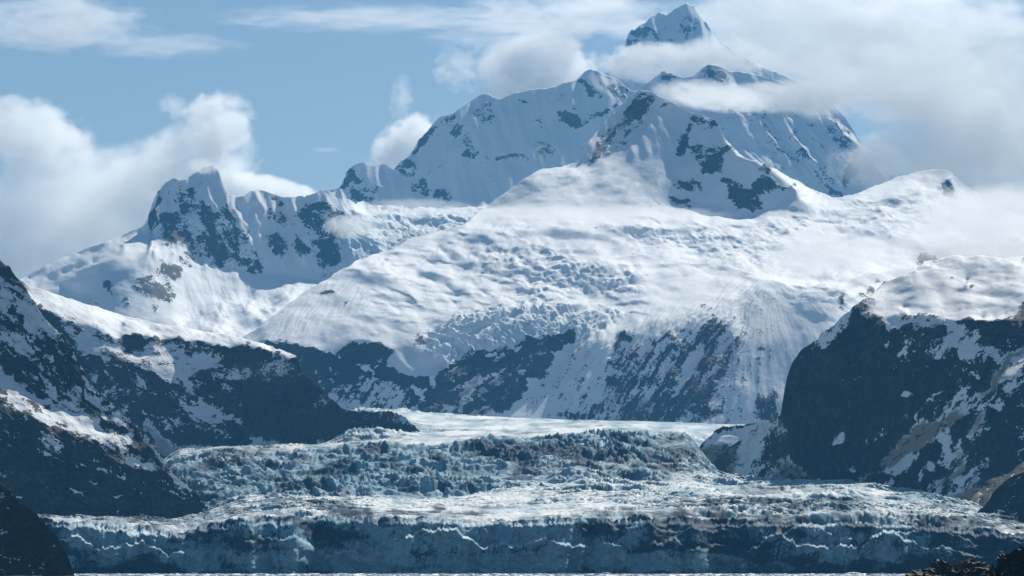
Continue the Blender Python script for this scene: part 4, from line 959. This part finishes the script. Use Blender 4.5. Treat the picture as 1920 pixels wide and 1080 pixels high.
if CLOUDS:
    B = 28500
    # px, py, D, rx, ry, depth, optical depth
    for a in (
      (50, 250, B, 150, 75, 900, 3.0, 'bright cloud bank with a hooked top, high beyond the western peak', dict(seed=3, soft=.14, tilt=12)),
      (130, 400, B, 330, 130, 1000, 1.5, 'broad grey-white cloud bank low behind the snowy western shoulder', dict(seed=9, soft=.14, cover=.75, tilt=-8)),
      (30, 470, B, 220, 120, 1000, 1.6, 'pale cloud low behind the dark near mountain crest at the picture edge', dict(seed=19, cover=.8)),
      (330, 330, B, 190, 100, 1000, 1.8, 'sloping white cloud directly behind the pointed western peak', dict(seed=4, soft=.14, cover=.62, tilt=-20)),
      (405, 235, B, 85, 70, 600, 2.4, 'tall puffed cloud head rising straight above the western peak', dict(seed=6, soft=.14, tilt=-30)),
      (325, 200, B, 34, 30, 300, .5, 'small torn scrap of cloud beside the puffed cloud head', dict(seed=36, wisp=1.4)),
      (500, 365, B, 150, 40, 500, 3.5, 'low white cloud resting behind the saddle east of the western peak', dict(seed=7, soft=.14, cover=.7, tilt=12)),
      (765, 275, B, 90, 62, 500, 3.0, 'small white cloud tucked behind the steep dark edge of the long ridge', dict(seed=12, soft=.14, cover=.6, tilt=-35)),
      (1010, 140, B, 130, 90, 700, 3.6, 'rounded white cumulus behind the long ridge, just before the summit', dict(seed=13, soft=.14, cover=.75, wisp=1.3)),
      (868, 125, B, 70, 60, 300, .6, 'torn thin wisps beside the rounded white cumulus', dict(seed=14, cover=.4, wisp=1.5)),
      (752, 185, B, 30, 55, 300, .45, 'faint upright wisp in the open blue sky', dict(seed=15, cover=.4, wisp=1.5)),
      (610, 281, B, 38, 6, 150, .3, 'tiny flat streak of cloud alone in the blue', dict(seed=37, cover=.5)),
      (720, 35, B, 420, 30, 500, .9, 'long thin streak of high cloud across the blue', dict(seed=16, cover=.42, stretch=5, wisp=1.3)),
      (110, 45, B, 230, 70, 500, 1.2, 'ragged thin sheet of high cloud in the upper corner', dict(seed=17, cover=.45, stretch=3, wisp=1.4)),
      (300, 85, B, 190, 28, 400, .5, 'thinnest high cloud ribbon under the ragged corner sheet', dict(seed=41, cover=.5, stretch=4, wisp=1.6)),
      (930, 70, B, 170, 26, 400, .5, 'faint high cloud ribbon above the rounded white cumulus', dict(seed=42, cover=.5, stretch=4, wisp=1.6)),
      (1080, 30, B, 260, 60, 500, 1.2, 'soft high cloud veil between the long streak and the summit', dict(seed=18, cover=.5, stretch=3, wisp=1.3)),
      (1620, 70, B, 430, 150, 900, 1.9, 'wide pale cloud sheet filling the sky beyond the summit', dict(seed=21, cover=.66, stretch=2, wisp=1.3)),
      (1225, 118, 19800, 120, 42, 350, 2.8, 'dense white collar of cloud under the highest summit', dict(seed=22, soft=.14, cover=.66, wisp=1.3)),
      (1355, 108, 19800, 130, 46, 350, 2.2, 'grey-white cloud trailing off the sunlit side of the summit', dict(seed=23, cover=.58, wisp=1.3)),
      (1335, 180, 12350, 135, 28, 300, 2.0, 'flat cloud band crossing the shoulder of the central peak', dict(seed=24, cover=.62, stretch=2, tilt=6, wisp=1.3)),
      (1490, 182, 15200, 160, 36, 300, 2.2, 'flat cloud band lying along the top of the ribbed snow wall', dict(seed=25, cover=.62, stretch=2, wisp=1.3)),
      (1700, 150, 15400, 300, 110, 600, 1.5, 'large soft cloud mass in front of the ribbed wall crest', dict(seed=26, cover=.6, stretch=1.8, wisp=1.3)),
      (1810, 280, 15000, 240, 170, 600, 2.0, 'thickest cloud mass, swallowing the end of the ribbed wall', dict(seed=27, cover=.7, stretch=1.6, wisp=1.3)),
      (1850, 405, 10700, 200, 66, 350, 1.7, 'heavy white cloud sitting above the snow cap of the rock dome', dict(seed=28, cover=.7, stretch=2, wisp=1.3)),
      (1110, 400, 11150, 310, 17, 240, 1.1, 'thin level mist band stretched across the middle of the snowfield', dict(seed=29, cover=.62, stretch=4, tilt=1)),
      (780, 386, 12500, 130, 14, 200, .8, 'thin mist above the upper icefall under the long ridge', dict(seed=39, cover=.6, stretch=4)),
      (655, 425, 11700, 55, 26, 150, 1.3, 'small puff of mist against the dark crag beside the upper icefall', dict(seed=30, cover=.6, wisp=1.3)),
      (1545, 468, 10500, 140, 54, 250, 1.5, 'compact white fog patch lying on the snow above the rock dome', dict(seed=31, cover=.66, stretch=1.6)),
      (1290, 545, 10050, 150, 34, 200, .55, 'thin drifting mist along the slope beside the fluted cone', dict(seed=32, cover=.6, stretch=2, tilt=-20, wisp=1.4)),
      (1440, 600, 9500, 70, 60, 200, .3, 'faint veil of mist over the fluted cone', dict(seed=38, cover=.6, wisp=1.4)),
      (1820, 470, 8800, 170, 34, 250, 1.1, 'low mist sheet touching the top of the rock dome snow cap', dict(seed=33, cover=.6, stretch=2, wisp=1.3)),
      (378, 312, 12600, 34, 18, 120, 1.0, 'shred of mist clinging to the tip of the western peak', dict(seed=34, cover=.6)),
      (1640, 310, 14500, 110, 70, 300, .8, 'thin cloud veil over the dark fin of the ribbed wall', dict(seed=35, cover=.55, wisp=1.4)),
    ):
        px, py, D, rx, ry, dep, od, lab, kw = a
        cloud(px, py, D, rx, ry, dep, od / dep, lab, **kw)

# ------------------------------------------------------------------ rocks of the near shore
import bmesh
def lump(name, label, px, D, rx, ry, top_y, mat, seed, sub=6, group=None, cat='rock', z0=0.0, rough=.34, flat=1.0):
    s_ = D / FOC
    bm = bmesh.new(); bmesh.ops.create_icosphere(bm, subdivisions=sub, radius=1.0)
    co = np.array([v.co[:] for v in bm.verts]); f = np.array([[v.index for v in fc.verts] for fc in bm.faces]); bm.free()
    hz = (YH - top_y) * s_ + CAMH - z0
    n = np.zeros(len(co))
    for k, (sc, a) in enumerate(((1.3, 1.0), (3.1, .55), (6.7, .32), (14, .18), (30, .1))):
        n += a * (1 - 2.6 * np.abs(n3(co[:, 0] * sc, co[:, 1] * sc, co[:, 2] * sc, seed + k)))
    r = 1 + rough * (n - n.max() * .75)
    co = co * r[:, None]
    co[:, 2] = np.sign(co[:, 2]) * np.abs(co[:, 2]) ** flat
    co[:, 2] /= co[:, 2].max()
    co = co * np.array([rx * s_, ry, hz])
    co[:, 2] = np.maximum(co[:, 2], -3.0)
    me = bpy.data.meshes.new(name); me.from_pydata([tuple(c) for c in co], [], [tuple(q) for q in f]); me.update()
    me.polygons.foreach_set('use_smooth', np.zeros(len(f), bool))
    me.materials.append(mat)
    o = bpy.data.objects.new(name, me); scene.collection.objects.link(o)
    o.location = ((px - 960) * s_, D, z0)
    o['label'] = label; o['category'] = cat
    if group: o['group'] = group
    return o
def rock_mat(name, a, b, sc):
    m, N, L = nodes(name)
    out = N.new('ShaderNodeOutputMaterial'); bs = N.new('ShaderNodeBsdfPrincipled'); L.new(bs.outputs[0], out.inputs[0])
    geo = N.new('ShaderNodeNewGeometry'); p = geo.outputs['Position']
    f1 = noise(N, L, p, 1 / sc, 6, .7); f2 = noise(N, L, p, 1 / (sc * 6), 4, .6)
    c = mix(N, L, maprange(N, L, f1, .4, .62), a, b)
    c = mix(N, L, maprange(N, L, f2, .48, .68), c, tuple(x * 2.2 for x in b))
    L.new(c, bs.inputs['Base Color']); bs.inputs['Roughness'].default_value = .7
    bs.inputs['Specular IOR Level'].default_value = .25
    bp = N.new('ShaderNodeBump'); bp.inputs['Strength'].default_value = .8; bp.inputs['Distance'].default_value = sc * .5
    L.new(f1, bp.inputs['Height']); L.new(bp.outputs[0], bs.inputs['Normal'])
    return m
RM = rock_mat('wet_black_rock', (.006, .006, .007), (.02, .019, .017), .6)
RM2 = rock_mat('lichened_rock', (.012, .012, .011), (.05, .05, .042), .5)
lump('shore_rock', 'black shore rock, tallest, running out of the picture corner', 1985, 1250, 125, 30, 978, RM, 500)
lump('shore_rock', 'mottled grey low shore rock beside the tall black one', 1795, 1320, 105, 24, 1046, RM2, 520, rough=.28)
lump('shore_rock', 'smallest dark shore rock, barely above the water line', 1872, 1150, 36, 12, 1052, RM, 540)

# ------------------------------------------------------------------ ice afloat under the cliff
IM, N, L = nodes('floating_ice')
out = N.new('ShaderNodeOutputMaterial'); bs = N.new('ShaderNodeBsdfPrincipled'); L.new(bs.outputs[0], out.inputs[0])
geo = N.new('ShaderNodeNewGeometry'); f1 = noise(N, L, geo.outputs['Position'], .25, 4, .6)
L.new(mix(N, L, maprange(N, L, f1, .35, .65), (.80, .83, .84), (.62, .72, .76)), bs.inputs['Base Color']); bs.inputs['Roughness'].default_value = .5
rg = np.random.RandomState(5)
vs_, fs_ = [], []
for k in range(5200):
    y = 3350 + 1130 * rg.rand() ** .8; x = (rg.rand() * 2 - 1) * 780 * y / 4500
    r = 1.5 + 9 * rg.rand() ** 2.5; h = .15 + .9 * rg.rand() ** 3
    n = rg.randint(5, 8); b0 = len(vs_); ph = rg.rand() * 6.3
    rr = r * (.7 + .5 * rg.rand(n)); an = ph + np.arange(n) * 2 * np.pi / n
    vs_ += [(x + rr[i] * math.cos(an[i]), y + rr[i] * math.sin(an[i]), -.3) for i in range(n)]
    vs_ += [(x + rr[i] * .85 * math.cos(an[i]), y + rr[i] * .85 * math.sin(an[i]), h * (.6 + .5 * rg.rand())) for i in range(n)]
    fs_.append(tuple(range(b0 + n, b0 + 2 * n)))
    fs_ += [(b0 + i, b0 + (i + 1) % n, b0 + n + (i + 1) % n, b0 + n + i) for i in range(n)]
me = bpy.data.meshes.new('brash_ice'); me.from_pydata(vs_, [], fs_); me.update(); me.materials.append(IM)
o = bpy.data.objects.new('brash_ice', me); scene.collection.objects.link(o); o['kind'] = 'stuff'
for px, D, rx, ty, lab in ((640, 4200, 16, 1074.5, 'low grey iceberg under the darkest stretch of the ice cliff'), (1136, 4100, 10, 1073, 'rounded white iceberg under the middle of the ice cliff'),
                           (1600, 4150, 17, 1072.5, 'widest lumpy iceberg below the pale blue patch of the cliff'), (1655, 4000, 7, 1074, 'small pointed iceberg beside the widest lumpy one'),
                           (365, 4250, 8, 1074, 'small iceberg below the notch in the ice cliff')):
    lump('iceberg', lab, px, D, rx, rx * .5 * D / FOC, ty, IM, int(px), sub=4, cat='iceberg', rough=.2)
